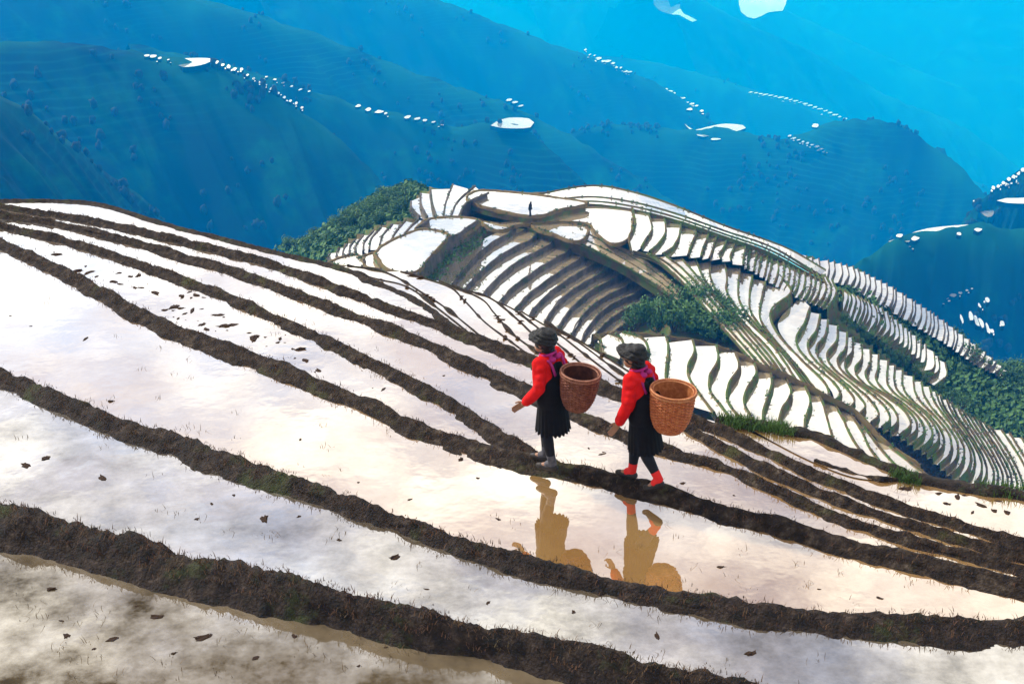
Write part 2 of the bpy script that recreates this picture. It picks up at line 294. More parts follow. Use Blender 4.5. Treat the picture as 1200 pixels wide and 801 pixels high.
far_paddy([(1140, 235), (1146, 234), (1149, 240), (1157, 240), (1164, 243), (1164, 252), (1156, 254), (1147, 246)], 1005, R_S)
far_paddy([(1168, 235), (1180, 232), (1196, 232), (1230, 230), (1230, 238), (1185, 238)], 960, R_S)
for i, (u, v) in enumerate([(1164, 220), (1170, 218), (1176, 214), (1182, 210), (1188, 207), (1194, 203), (1199, 199), (1190, 212), (1180, 216)]): spot(u, v, 5, 7, 1010, R_S)

# valley floor reaching to the horizon, far below
vf = link('valley_floor', mesh('valley_floor', [(-30000, -3000, -1600), (30000, -3000, -1600), (30000, 40000, -1600), (-30000, 40000, -1600)], [(0, 1, 2, 3)]), M['mount']); tag(vf, 'valley floor far below the mountains', kind='structure')

# ------------------------------------------------------------------ terraced hills (each paddy and each bank a part)
ctrl = {}
def terraces(guides, counts, zs, parent, key, wmat, bmat, n=34, lip=.16, lh=.13, zend=None, jit=.12, last_drop=2., first=True, batter=.18, rough=.12, ends=3.0, lumps=0):
    """guides: traced edge lines; counts[i] terraces between guide i and i+1; zs: level of the paddy before each edge
       (number, or (start, end) for strips whose level changes along the line)."""
    cur = []
    G = [resample(g, n) for g in guides]
    for i, c in enumerate(counts):
        for k in range(c):
            t = k/c + (random.uniform(-jit, jit)/c if k else 0)
            cur.append(G[i]*(1-t)+G[i+1]*t)
    cur.append(G[-1])
    K = len(cur)                        # K edges, K-1 paddies between
    if callable(zs): Z = [np.broadcast_to(np.asarray(zs(k), float), (n,)) if np.ndim(zs(k)) == 0 else (np.asarray(zs(k)) if len(zs(k)) == n else np.linspace(*zs(k), n)) for k in range(-1, K)]
    E = []
    for k in range(K):
        hi = np.maximum(Z[k], Z[k+1]); E.append((onz(cur[k], hi), hi))
    for k in range(K-1):                # paddies
        z = Z[k+1]; a = E[k][0].copy(); b = E[k+1][0].copy(); a[:, 2] = z; b[:, 2] = z
        V = np.vstack([a, b]); f = [(i, i+1, n+i+1, n+i) for i in range(n-1)]
        me = mesh('paddy', V, f, False)
        if sum(p.normal.z for p in me.polygons) < 0: me.flip_normals()
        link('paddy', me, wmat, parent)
        for p, zz_ in zip(cur[k][::4], z[::4]): ctrl.setdefault(key, []).append((p[0], p[1], zz_))
    for k in range(0 if first else 1, K):                  # banks
        P, hi = E[k]; lo = np.minimum(Z[k], Z[k+1]); low_next = Z[k+1][0] < Z[k][0]
        if k == K-1: lo = np.minimum(lo, hi-last_drop)
        tg = np.gradient(P[:, :2], axis=0); tg /= np.linalg.norm(tg, axis=1, keepdims=True)+1e-9
        nm = np.stack([-tg[:, 1], tg[:, 0]], 1)
        other = E[k+1][0] if k < K-1 else 2*P-E[k-1][0]
        dirn = np.sign(np.sum(nm*(other-P)[:, :2], axis=1).mean()) * (1 if low_next else -1)
        nm = nm*dirn                    # points to the lower side
        dz = hi-lo
        rows = []
        wob = np.array([fbm(p[0]*.5, p[1]*.5, k*.7, 3) for p in P])
        wob2 = np.array([fbm(p[0]*1.1, p[1]*1.1, k*.7+9, 3) for p in P])
        lumpv = np.array([max(0, fbm(p[0]*1.8, p[1]*1.8, k*1.3+4, 2)-.12) for p in P])*lumps
        for off, h in ((-lip-.05, -.06), (-lip, lh), (0., lh*.9)):
            r = P.copy(); r[:, :2] += nm*(off+rough*.4*wob + (lumpv*.5 if off == 0 else -lumpv*.5))[:, None]; r[:, 2] = hi+h*(1+.5*wob2)+lumpv*.8*(h > 0); rows.append(r)
        for q in (.35, .7, 1.0):
            r = P.copy(); r[:, :2] += nm*(batter*dz*q+rough*(wob2 if q < .9 else wob)*.8)[:, None]; r[:, 2] = hi-dz*q-(.15 if q == 1. else 0); rows.append(r)
        # end skirts so the bank closes towards the ground
        Vr = np.stack(rows, 0)
        link('bank', mesh('bank', Vr.reshape(-1, 3), gridf(len(rows), n), False), bmat, parent)
    return cur, E
def base(key, outline, drop, parent, mt, step=5, power=2.2, extra=0):
    """earth under a group of terraces, through their traced levels"""
    cp = np.array(ctrl[key]); ol = np.array(outline, float)
    u0, v0 = ol.min(0); u1, v1 = ol.max(0)
    us = np.arange(u0, u1+step, step); vs = np.arange(v0, v1+step, step)
    def inside(x, y):
        c = False; j = len(ol)-1
        for i in range(len(ol)):
            if (ol[i, 1] > y) != (ol[j, 1] > y) and x < (ol[j, 0]-ol[i, 0])*(y-ol[i, 1])/(ol[j, 1]-ol[i, 1])+ol[i, 0]: c = not c
            j = i
        return c
    idx = {}; V = []
    for a, u in enumerate(us):
        for b, v in enumerate(vs):
            if inside(u, v):
                w_ = 1/((cp[:, 0]-u)**2+(cp[:, 1]-v)**2+9)**(power/2); d2 = (cp[:, 0]-u)**2+(cp[:, 1]-v)**2; z = min((w_*cp[:, 2]).sum()/w_.sum(), cp[np.argpartition(d2, 5)[:5], 2].min())-drop
                p = onz(np.array([u, v]), z); idx[a, b] = len(V); V.append(p+np.array([0, 0, .35*fbm(p[0]*.3, p[1]*.3, 3)]))
    f = [(idx[a, b], idx[a+1, b], idx[a+1, b+1], idx[a, b+1]) for a in range(len(us)) for b in range(len(vs)) if all(q in idx for q in ((a, b), (a+1, b), (a+1, b+1), (a, b+1)))]
    # rim falls away so that it is a body, not a sheet
    me = mesh('hillside', V, f)
    bm = bmesh.new(); bm.from_mesh(me)
    ed = [e for e in bm.edges if e.is_boundary]
    g = bmesh.ops.extrude_edge_only(bm, edges=ed)['geom']
    for q in g:
        if isinstance(q, bmesh.types.BMVert): q.co.z -= 14; q.co.y += 3
    bm.to_mesh(me); bm.free()
    return link('hillside', me, mt, parent)

HILL = empty('terraced_hill', tuple(onz(np.array([640., 260.]), -50.))); tag(HILL, 'broad terraced hill of white flooded paddies behind the women', kind='structure')
SPUR = empty('terraced_hill', tuple(onz(np.array([850., 440.]), -48.))); tag(SPUR, 'nearer terraced spur with S shaped paddies right of the women', kind='structure')
DIST = empty('terraced_hill', tuple(onz(np.array([1050., 370.]), -70.))); tag(DIST, 'distant terraced spur with fine striped paddies at the right', kind='structure')
for e in (HILL, SPUR, DIST): e.location = (0, 0, 0)
WM, BK, BG = M['water_mid'], [M['bank']], [M['bank_grey']]
def pp(uv, z, depth=2.2, n=28, par=None, bm_=None, wm=None):
    uv = np.array(uv, float)
    for q in uv: ctrl.setdefault('hill', []).append((q[0], q[1], z))
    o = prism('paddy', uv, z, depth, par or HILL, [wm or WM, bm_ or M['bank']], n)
    P = resample(onz(np.vstack([resample(np.vstack([uv, uv[:1]]), 80)]), z), 110, False); c = P.mean(0); V = []
    for p in P:
        d = (p-c)[:2]; d = d/np.linalg.norm(d)
        for q_, h in ((-.28, -.05), (-.2, .1), (.02, .13), (.1, -.3)): V.append((p[0]+d[0]*q_+.08*fbm(p[0], p[1], q_, 2), p[1]+d[1]*q_+.08*fbm(p[1], p[0], q_, 2), z+h*(1+.4*fbm(p[0]*1.5, p[1]*1.5, 3, 2))))
    link('bank', mesh('bank', V, gridf(110, 4)), M['lip'], par or HILL)
    return o
# crest strips above the right hand stripes
terraces([[(618, 230), (690, 217), (740, 224), (790, 240), (850, 264), (920, 289), (968, 316)], [(628, 236), (690, 230), (740, 236), (790, 249), (850, 270), (905, 289), (962, 322)],
          [(640, 243), (690, 239), (740, 245), (790, 257), (850, 277), (905, 297), (968, 332)]], [1, 2],
         lambda k: np.interp(np.linspace(620, 968, 60), [620, 742, 800, 825, 860, 873, 925, 968], [-50.0, -50.3, -51.1, -51.8, -53.0, -53.4, -55.6, -57.4])-.08*k, HILL, 'hill', WM, BK, n=60, last_drop=.3, lip=.06, lh=.04, rough=.05)
# upper ridge of stripes
g = [[(742, 243), (745, 262), (738, 278), (741, 294)], [(760, 248), (765, 268), (757, 281), (752, 290)], [(779, 254), (781, 272), (772, 286), (762, 295)], [(799, 258), (797, 275), (790, 289), (777, 298)],
     [(817, 263), (816, 275), (811, 286), (807, 299)], [(833, 268), (829, 281), (824, 294), (822, 301)], [(842, 271), (838, 285), (834, 298), (832, 302)], [(854, 275), (849, 290), (844, 297), (846, 303)],
     [(861, 276), (861, 290), (857, 299), (858, 306)], [(873, 280), (874, 292), (872, 301), (872, 311)], [(925, 302), (932, 318), (931, 332), (925, 344)], [(976, 328), (981, 340), (977, 352), (969, 362)]]
terraces(g, [1]*9+[9, 8], lambda k: -50.3-(.36*(k+1) if k < 9 else 3.7+.25*(k-9)), HILL, 'hill', WM, BK, n=26, jit=.2)
# plateau paddies
pp([(548, 228), (562, 223), (600, 225), (650, 231), (690, 238), (655, 246), (638, 252), (618, 253), (590, 248), (562, 241), (547, 234)], -49.8, .9)
pp([(622, 262), (640, 252), (680, 242), (720, 239), (742, 244), (742, 262), (737, 280), (718, 286), (700, 274), (688, 262), (655, 260)], -50.55, .35)
pp([(622, 264), (655, 262), (684, 264), (690, 272), (682, 282), (668, 282), (650, 275), (632, 270)], -50.75, .3)
pp([(560, 258), (585, 262), (606, 260), (620, 255), (622, 262), (606, 264), (590, 270), (575, 268)], -50.65, .3)
pp([(486, 268), (500, 257), (530, 254), (556, 256), (563, 261), (550, 272), (535, 280), (522, 273), (505, 269)], -48.9, 2.2)
pp([(438, 297), (450, 286), (490, 269), (516, 271), (526, 276), (515, 290), (502, 304), (487, 319), (455, 316)], -48.3, 2.6)
pp([(425, 300), (440, 296), (452, 303), (457, 315), (440, 315), (428, 312)], -48.9, 1.6)
pp([(384, 308), (400, 301), (418, 298), (425, 304), (427, 313), (400, 312)], -49.6, 1.6)
# lobe at the top left of the plateau
terraces([[(481, 236), (482, 244), (491, 254)], [(492, 226), (493, 240), (500, 254)], [(504, 222), (506, 238), (511, 254)], [(530, 216), (522, 236), (519, 254)], [(556, 218), (536, 236), (527, 254)], [(572, 226), (546, 238), (536, 255)]],
         [1, 1, 1, 1, 1], lambda k: -53.0+.6*(k+1), HILL, 'hill', WM, BG, n=24)
# stripes on the left flank
terraces([[(388, 306), (384, 301), (386, 297)], [(410, 299), (409, 290), (416, 280)], [(432, 293), (434, 280), (446, 266)], [(458, 281), (464, 270), (474, 259)], [(488, 267), (498, 260), (504, 256)]],
         [3, 3, 2, 2], lambda k: -54.0+.5*(k+1), HILL, 'hill', WM, BG, n=16)
# the dark bowl: tall banks facing the viewer
bowl = [[(560, 258), (541, 272), (524, 281), (505, 303), (489, 320), (480, 334)], [(604, 262), (597, 273), (584, 280), (568, 292), (550, 310), (530, 333)], [(631, 270), (622, 281), (601, 291), (580, 305), (560, 322), (543, 342)],
        [(652, 276), (645, 286), (625, 297), (604, 309), (584, 325), (563, 350)], [(672, 284), (667, 294), (649, 304), (624, 320), (600, 338), (582, 360)], [(690, 292), (682, 303), (659, 316), (631, 336), (612, 353), (598, 370)],
        [(706, 300), (695, 310), (670, 325), (645, 343), (626, 362), (616, 378)], [(724, 306), (709, 318), (685, 331), (660, 349), (643, 370), (634, 388)], [(738, 314), (722, 326), (695, 340), (672, 359), (657, 380), (650, 396)],
        [(752, 325), (735, 335), (706, 350), (686, 366), (674, 385), (668, 398)], [(766, 333), (748, 343), (717, 357), (698, 373), (686, 390), (682, 400)], [(780, 343), (760, 352), (732, 363), (710, 379), (698, 392), (694, 402)],
        [(795, 352), (778, 362), (747, 373), (727, 384), (714, 396), (708, 404)]]
terraces(bowl, [1]*12, lambda k: -48.4 if k < 0 else -50.9-.54*k, HILL, 'hill', WM, BG, n=40, lip=.12, lh=.1, last_drop=3, batter=.25, rough=.3)
# narrow diagonal strips between the bowl and the ridge
terraces([[(688, 264), (716, 283), (742, 296), (770, 315), (796, 338), (812, 358)], [(655, 276), (688, 288), (716, 302), (745, 318), (775, 337), (800, 357)], [(618, 266), (655, 280), (688, 292), (724, 308), (752, 325), (796, 354)]], [3, 2],
         lambda k: (-50.7-.06*k, -53.5-.06*k), HILL, 'hill', WM, BK, n=40, jit=.25, last_drop=1.0, lip=.05, lh=.03, rough=.06)
# big right hand field
g = [[(742, 294), (770, 304), (800, 330), (832, 366), (862, 400), (885, 425), (915, 449)], [(800, 303), (820, 326), (845, 356), (875, 391), (900, 421), (927, 453)], [(833, 306), (834, 326), (846, 349), (875, 381), (905, 413), (935, 456)],
     [(850, 309), (853, 326), (853, 343), (873, 371), (910, 409), (943, 459)], [(868, 314), (866, 336), (869, 356), (889, 383), (920, 416), (953, 462)], [(898, 330), (893, 352), (892, 373), (907, 396), (935, 429), (964, 466)],
     [(914, 322), (928, 342), (906, 361), (905, 377), (917, 397), (942, 423), (968, 449), (974, 468)]]
terraces(g, [3, 2, 1, 1, 2, 1], lambda k: (-50.6-.5*(k+1), -55.0+.15*min(k+1, 6)-.5*max(0, k-5)), HILL, 'hill', WM, BK, n=46, last_drop=1.4)
g = [[(932, 336), (934, 346), (915, 366), (913, 380), (925, 398), (950, 424), (974, 450), (980, 470)],
     [(950, 360), (943, 380), (934, 395), (938, 410), (955, 428), (975, 445), (986, 460), (979, 470)], [(983, 382), (981, 400), (970, 415), (978, 432), (1000, 450), (1020, 468), (1031, 485), (1022, 495)],
     [(1011, 403), (1011, 420), (1003, 432), (1012, 448), (1040, 465), (1062, 482), (1068, 498), (1055, 510)], [(1050, 428), (1049, 446), (1056, 461), (1080, 480), (1096, 498), (1101, 515), (1086, 531)],
     [(1090, 453), (1095, 469), (1106, 485), (1121, 505), (1131, 525), (1127, 545), (1115, 557)], [(1124, 478), (1131, 492), (1143, 510), (1158, 535), (1166, 556), (1160, 576)],
     [(1160, 498), (1172, 514), (1185, 534), (1196, 556), (1202, 578)], [(1212, 518), (1222, 538), (1234, 560), (1240, 580)]]
terraces(g, [1, 3, 3, 4, 4, 5, 6, 4], lambda k: -56.3-.58*(k+1), HILL, 'hill', WM, BK, n=46, jit=.2, first=False)
base('hill', [(383, 309), (384, 299), (400, 284), (440, 262), (482, 253), (481, 238), (490, 225), (506, 217), (540, 215), (565, 222), (600, 226), (640, 223), (690, 219), (740, 226), (790, 242), (850, 266), (920, 291), (968, 318), (985, 345),
              (1000, 382), (1050, 424), (1100, 460), (1150, 492), (1210, 522), (1240, 590), (1100, 592), (960, 500), (860, 430), (700, 415), (600, 390), (500, 345), (430, 320)], 1.0, HILL, M['bank'])
tp_ = resample(np.array([(974, 466), (1000, 482), (1022, 493), (1055, 508), (1086, 529), (1115, 555), (1150, 572), (1175, 582)], float), 40); bt_ = resample(np.array([(972, 474), (992, 492), (1012, 512), (1045, 540), (1075, 562), (1100, 580), (1130, 596), (1150, 600)], float), 40)
zt_ = np.interp(tp_[:, 0], [974, 1022, 1055, 1086, 1115, 1150, 1175], [-57.9, -59.3, -61.1, -63.5, -65.9, -68.9, -69.7]); rows_ = []
for q in np.linspace(0, 1, 9):
    P_ = onz(tp_*(1-q)+bt_*q, zt_-.6-1.5*q)
    for p in P_: p[2] += .25*fbm(p[0]*.7, p[1]*.7, p[2]*.7, 3)
    rows_.append(P_)
link('hillside', mesh('hillside', np.vstack(rows_), gridf(9, 40)), M['bank_grey'], HILL)
# nearer spur
g = [[(700, 392), (704, 396), (706, 404)], [(730, 389), (752, 395), (760, 406), (757, 420), (752, 440)], [(781, 394), (784, 405), (783, 420), (781, 440), (785, 460)], [(812, 398), (815, 411), (808, 426), (808, 441), (816, 455), (838, 484)],
     [(840, 405), (843, 420), (833, 440), (833, 456), (843, 472), (866, 500)], [(863, 413), (867, 430), (855, 450), (853, 466), (862, 482), (882, 502)], [(885, 424), (887, 438), (875, 458), (873, 472), (880, 486), (890, 504)],
     [(904, 432), (905, 450), (897, 475), (895, 490), (898, 506)], [(920, 438), (928, 460), (917, 480), (914, 496), (916, 510)], [(943, 449), (951, 470), (945, 490), (944, 508), (950, 520)], [(958, 456), (965, 472), (972, 495), (978, 515), (986, 530)],
     [(975, 466), (988, 489), (998, 510), (1012, 532), (1020, 545)], [(990, 474), (1008, 500), (1020, 524), (1036, 546), (1050, 560)], [(1003, 481), (1021, 510), (1046, 540), (1064, 558), (1080, 572)], [(1014, 490), (1038, 518), (1076, 548), (1112, 574), (1130, 588)]]
terraces(g, [2, 1, 1, 1, 1, 1, 1, 1, 1, 1, 1, 1, 1, 1], lambda k: -45.5-.62*(k+1), SPUR, 'spur', WM, BK, n=34, lip=.14, last_drop=5, batter=.3)
base('spur', [(692, 396), (735, 390), (781, 396), (812, 400), (840, 407), (865, 416), (890, 427), (920, 440), (950, 455), (985, 474), (1012, 492), (1045, 524), (1085, 552), (1120, 580), (1100, 600), (1000, 580), (900, 540), (800, 500), (720, 470)], .9, SPUR, M['bank'])
# distant spurs on the right
g = [[(918, 290), (928, 298), (938, 310)], [(946, 300), (947, 306), (950, 315)], [(978, 306), (979, 316), (975, 328)], [(1000, 312), (1003, 324), (997, 336)], [(1040, 332), (1040, 345), (1034, 357)], [(1080, 357), (1080, 370), (1075, 382)], [(1110, 378), (1112, 390), (1110, 402)], [(1150, 408), (1148, 416), (1140, 424)], [(1182, 435), (1179, 437), (1174, 440)]]
terraces(g, [1, 4, 3, 6, 7, 6, 6, 5], lambda k: -62-.42*(k+1), DIST, 'dist', WM, BG, n=16, jit=.25, lip=.12)
g = [[(984, 338), (989, 343), (984, 362)], [(1000, 344), (1004, 352), (998, 372)], [(1034, 360), (1038, 378), (1028, 394)], [(1080, 398), (1078, 420), (1062, 418)], [(1108, 425), (1110, 440), (1096, 452)]]
terraces(g, [3, 7, 8, 4], lambda k: -62-.5*(k+1), DIST, 'dist2', WM, BK, n=18, jit=.25, lip=.12)
g = [[(1118, 436), (1121, 448), (1128, 462)], [(1136, 444), (1138, 456), (1144, 468)], [(1150, 452), (1150, 460), (1158, 474)]]
terraces(g, [3, 3], lambda k: -79-.6*(k+1), DIST, 'dist3', WM, BK, n=12)
g = [[(1136, 484), (1160, 494), (1185, 505), (1240, 512)], [(1132, 482), (1160, 500), (1190, 515), (1240, 522)], [(1148, 500), (1170, 518), (1200, 540), (1240, 560)]]
terraces(g, [2, 5], lambda k: -77.5-.5*(k+1), DIST, 'dist3', WM, BK, n=24, jit=.25)
base('dist', [(920, 292), (950, 300), (980, 306), (1005, 313), (1042, 333), (1082, 358), (1112, 379), (1152, 409), (1182, 436), (1140, 440), (1060, 410), (1000, 372), (960, 350), (930, 320)], .8, DIST, M['hillside'])
base('dist2', [(980, 338), (1004, 344), (1040, 362), (1082, 398), (1110, 424), (1160, 450), (1240, 470), (1240, 540), (1160, 510), (1100, 470), (1030, 420), (985, 380), (965, 356)], 1.0, DIST, M['hillside'])
def rim_strip(uv, z, parent, m, wd=.5, h=.22):
    uv = resample(np.array(uv, float), 120); P = onz(uv, np.interp(np.linspace(0, 1, 120), np.linspace(0, 1, len(z)), z)); tg = np.gradient(P[:, :2], axis=0); tg /= np.linalg.norm(tg, axis=1, keepdims=True); nm = np.stack([-tg[:, 1], tg[:, 0]], 1); nm *= np.sign(nm[:, 1].mean()); V = []
    for i, p in enumerate(P):
        for o_, dz in ((-.9, -.5), (-.5, h*.7), (0, h), (.5, h*.5), (1.2, -1.2)): V.append((p[0]+nm[i, 0]*o_*wd, p[1]+nm[i, 1]*o_*wd, p[2]+dz+.12*fbm(p[0]*1.3, p[1]*1.3, o_, 3)))
    return link('bank', mesh('bank', V, gridf(120, 5)), m, parent)
rim_strip([(694, 392), (735, 389), (781, 394), (812, 398), (840, 405), (863, 413), (885, 424), (920, 438), (945, 450), (975, 466), (1003, 481), (1040, 518), (1080, 545)], [-46.2, -46.8, -47.6, -48.2, -48.8, -49.4, -50, -51.2, -52, -53, -54, -54.8, -55.2], SPUR, M['lip'], .16, .08)
def undergrowth(label, spots, m, s0, s1):
    V = []; Fc = []
    for p in spots:
        for _ in range(6):
            d = Vector((random.gauss(0, 1), random.gauss(0, 1), abs(random.gauss(0, .8)))).normalized(); c = Vector(p)+d*random.uniform(.1, 1.)*s1*1.6; t = d.orthogonal().normalized(); b = d.cross(t); q = random.uniform(s0, s1); k = len(V)
            V += [tuple(c-t*q), tuple(c+b*q*.6), tuple(c+t*q), tuple(c-b*q*.6)]; Fc.append((k, k+1, k+2, k+3))
    tag(link('undergrowth', mesh('undergrowth', V, Fc, False), m), label, kind='stuff')
ug = []; first_hs = [o for o in DIST.children if o.name.startswith('hillside')][0]
for o in DIST.children:
    if o.name.startswith('hillside') and o is not first_hs: ug += [v.co[:] for v in o.data.vertices for _ in range(3) if random.random() < .8]
ug = [(p[0]+random.uniform(-1, 1), p[1]+random.uniform(-1.5, 1.5), p[2]+random.uniform(0, .3)) for p in ug]
# green flank below the plateau's left edge, falling into the valley
g_fl = np.array([[(330, 296), (360, 300), (384, 306), (392, 312)], [(360, 284), (384, 280), (400, 292), (408, 300)], [(392, 262), (424, 258), (440, 270), (446, 280)], [(430, 236), (462, 236), (486, 256), (492, 262)], [(468, 222), (486, 218), (496, 228), (500, 236)]], float)
zf = np.array([[-92, -74, -58, -56]]*5, float)
gg = [resample(r, 22) for r in g_fl]; cols = np.stack([resample(np.stack(gg, 0)[:, j], 40) for j in range(22)], 1)
zc = np.linspace(0, 1, 22)[None, :]*np.ones((40, 1)); zc = np.interp(zc, [0, .5, 1], [-78, -62, -55.5])
Pf = onz(cols, zc)
for a in range(40):
    for b in range(22): Pf[a, b, 2] += 1.0*fbm(Pf[a, b, 0]*.15, Pf[a, b, 1]*.15, 1, 4)
fl = link('grassy_flank', mesh('grassy_flank', Pf.reshape(-1, 3), gridf(40, 22)), M['hillside']); tag(fl, 'green overgrown flank below the left edge of the terraced hill', kind='structure')

# ------------------------------------------------------------------ foreground: earth bunds and flooded paddies
def ext(p, dl=True, dr=True):
    p = np.array(p, float)
    if dl: d = p[0]-p[1]; p = np.vstack([p[0]+d/abs(d[0])*120, p])
    if dr: d = p[-1]-p[-2]; p = np.vstack([p, p[-1]+d/abs(d[0])*120])
    return p
BUND = {
 'A': dict(T=ext([(0, 582), (100, 612), (200, 637), (300, 662), (400, 690), (500, 715), (600, 735), (700, 755), (800, 780), (900, 803), (1100, 850)]),
           B=ext([(0, 648), (50, 656), (110, 672), (200, 698), (300, 722), (400, 742), (470, 760), (560, 775), (640, 795), (740, 818), (1000, 880)]), zt=-5.85, zn=-6.07, zf=-6.35),
 'B': dict(T=ext([(0, 428), (60, 455), (130, 483), (200, 505), (300, 539), (400, 576), (500, 613), (600, 643), (700, 668), (800, 689), (900, 704), (1000, 714), (1100, 719), (1200, 721)]),
           B=ext([(0, 457), (80, 492), (150, 520), (230, 550), (330, 582), (430, 614), (540, 654), (640, 687), (760, 714), (860, 734), (980, 748), (1080, 757), (1200, 764)]), zt=-6.22, zn=-6.33, zf=-6.65),
 'C': dict(T=ext([(0, 277), (60, 304), (120, 334), (170, 360), (230, 386), (300, 410), (380, 443), (450, 473), (520, 501), (580, 518), (640, 533), (700, 546), (780, 566), (860, 590), (940, 611), (1020, 634), (1100, 652), (1200, 672)]),
           B=ext([(0, 294), (60, 325), (110, 352), (170, 385), (240, 415), (310, 441), (390, 472), (460, 504), (520, 528), (580, 548), (650, 562), (720, 578), (800, 601), (880, 622), (960, 646), (1040, 668), (1120, 686), (1200, 702)]), zt=-6.5, zn=-6.6, zf=-7.0),
 'D': dict(T=ext([(0, 259), (60, 272), (120, 289), (200, 315), (270, 342), (340, 372), (400, 399), (460, 429), (520, 459), (570, 489), (625, 522), (665, 543)], dr=False),
           B=ext([(0, 270), (60, 284), (120, 303), (200, 331), (270, 359), (340, 391), (400, 419), (450, 444), (510, 478), (560, 511), (600, 535), (640, 558)], dr=False), zt=-6.75, zn=-6.83, zf=-7.1),
 'E': dict(T=ext([(0, 247), (60, 256), (112, 267), (202, 290), (300, 319), (370, 346), (440, 371), (500, 394), (560, 423), (620, 447), (690, 483), (740, 503), (800, 525), (860, 543), (930, 575), (1000, 603), (1100, 635), (1200, 662)]),
           B=ext([(0, 256), (60, 266), (112, 279), (202, 304), (300, 335), (370, 362), (440, 388), (500, 413), (560, 447), (620, 472), (690, 505), (740, 522), (800, 543), (860, 561), (930, 594), (1000, 622), (1100, 652), (1200, 676)]), zt=-7.02, zn=-7.1, zf=-7.5),
 'G': dict(T=ext([(775, 472), (810, 495), (860, 522), (930, 555), (1000, 583), (1100, 616), (1200, 646)], dl=False),
           B=ext([(770, 480), (805, 510), (860, 540), (930, 573), (1000, 601), (1100, 633), (1200, 662)], dl=False), zt=-7.35, zn=-7.44, zf=-7.6),
 'F': dict(T=ext([(0, 239), (94, 251), (165, 265), (225, 280), (285, 294), (337, 309), (400, 332), (440, 347), (480, 362), (560, 389), (620, 412), (680, 434), (730, 454), (800, 478), (860, 502), (930, 537), (1000, 564), (1060, 586), (1120, 604), (1200, 630)]),
           B=ext([(0, 246), (94, 262), (165, 278), (225, 292), (285, 307), (337, 324), (400, 347), (440, 363), (480, 377), (560, 410), (620, 434), (680, 456), (730, 474), (800, 498), (860, 518), (930, 553), (1000, 581), (1060, 604), (1120, 622), (1200, 647)]), zt=-7.36, zn=-7.443, zf=-8.3),
 'S': dict(T=ext([(0, 235), (60, 235), (112, 238), (165, 254), (200, 264), (285, 286), (337, 299), (386, 311), (430, 328), (480, 350), (515, 374), (545, 394)], dr=False),
           B=ext([(0, 238), (60, 238), (112, 242), (165, 258), (200, 268), (285, 290), (337, 303), (386, 314.5), (430, 331.5), (480, 353.5), (515, 377.5), (545, 397)], dr=False), zt=-8.0, zn=-8.05, zf=-9.5),
}
BL = {'A': ('thick nearest mud bund crossing the bottom left corner', 'soil'), 'B': ('dark mud bund between the lower paddies, just below the women\'s reflections', 'soil'),
      'C': ('long mud bund that the two women are walking along', 'soil_dry'), 'D': ('mud bund joining the women\'s path behind the first woman', 'soil_dry'),
      'E': ('mud bund passing behind both women at waist height', 'soil_dry'), 'G': ('mud bund between two close bunds right of the second woman', 'soil_dry'),
      'F': ('outer mud bund along the brow, behind the women\'s shoulders', 'soil_dry'), 'S': ('thin dark bund on the skyline at the upper left', 'soil')}
def sub(x, p, lo, hi):
    t = (p-lo)/(hi-lo); return np.clip(t, 0, 1)
XY = {}
for key, b in BUND.items():
    n0 = 200
    T = onz(resample(b['T'], n0), b['zt']); B = onz(resample(b['B'], n0), b['zn'])
    B = resample(B, n0, False)
    ln = np.linalg.norm(np.diff(T, axis=0), axis=1).sum()
    n = int(ln/(.035 if key in 'AB' else .03 if key == 'S' else .05))+2; n = min(n, 700)
    T = resample(T, n, False); B = resample(B, n, False)
    dirv = (T-B)[:, :2]; wdt = np.linalg.norm(dirv, axis=1, keepdims=True)
    tg = np.gradient(T[:, :2], axis=0); tg /= np.linalg.norm(tg, axis=1, keepdims=True)
    nm = np.stack([-tg[:, 1], tg[:, 0]], 1); nm *= np.sign((nm[:, 1]).mean())     # away from the viewer
    perp = np.sum(dirv*nm, axis=1, keepdims=True); perp = np.maximum(perp, .14)
    b['mid'] = T.copy(); XY[key] = (T, B, nm, perp)
    q = np.array([-.55, -.3, -.12, 0, .08, .18, .28, .38, .48, .58, .66, .74, .82, .9, 1.0, 1.1, 1.22])
    m = len(q); V = np.zeros((n, m, 3)); zt, zn, zf = b['zt'], b['zn'], b['zf']
    am = {'A': .055, 'B': .045, 'S': .015}.get(key, .03)
    for i in range(n):
        base_ = B[i, :2]
        wob = .05*fbm(T[i, 0]*1.6, T[i, 1]*1.6, ord(key), 4)
        for j in range(m):
            o_ = perp[i, 0]*(1-q[j]) if q[j] >= 0 else perp[i, 0]-q[j]*.5
            x, y = base_+nm[i]*o_+nm[i]*wob*(1 if j > 9 or j < 4 else .3)
            if q[j] < 0: z = zt-.03+(zf-.1-zt)*min(1, (-q[j]/.5))
            elif q[j] <= .45: z = zt-.03*abs(q[j]-.2)/.25
            elif q[j] <= 1: t = (q[j]-.45)/.55; z = zt-.025+(zn-zt+.015)*t**.8
            else: z = zn-.25*(q[j]-1)*4*.25
            k = am*fbm(x*2.2, y*2.2, 1+ord(key), 3)*1.2 + am*.62*fbm(x*8, y*8, 2., 4)+am*.42*noise.noise(Vector((x*24, y*24, 4)))
            z += k*(1 if 0 <= q[j] <= .9 else .45)
            V[i, j] = (x, y, z)
    o = link('earth_bund', mesh('earth_bund', V.reshape(-1, 3), gridf(n, m)), M[BL[key][1]])
    if sum(p.normal.z for p in o.data.polygons[:200]) < 0: o.data.flip_normals()
    tag(o, BL[key][0], 'earth bank', 'mud bunds between the flooded paddies')
    b['V'] = V
def centre(key, n=160):
    T, B, nm, perp = XY[key]; P = B.copy(); P[:, :2] += nm*perp*.5; return resample(P, n, False)
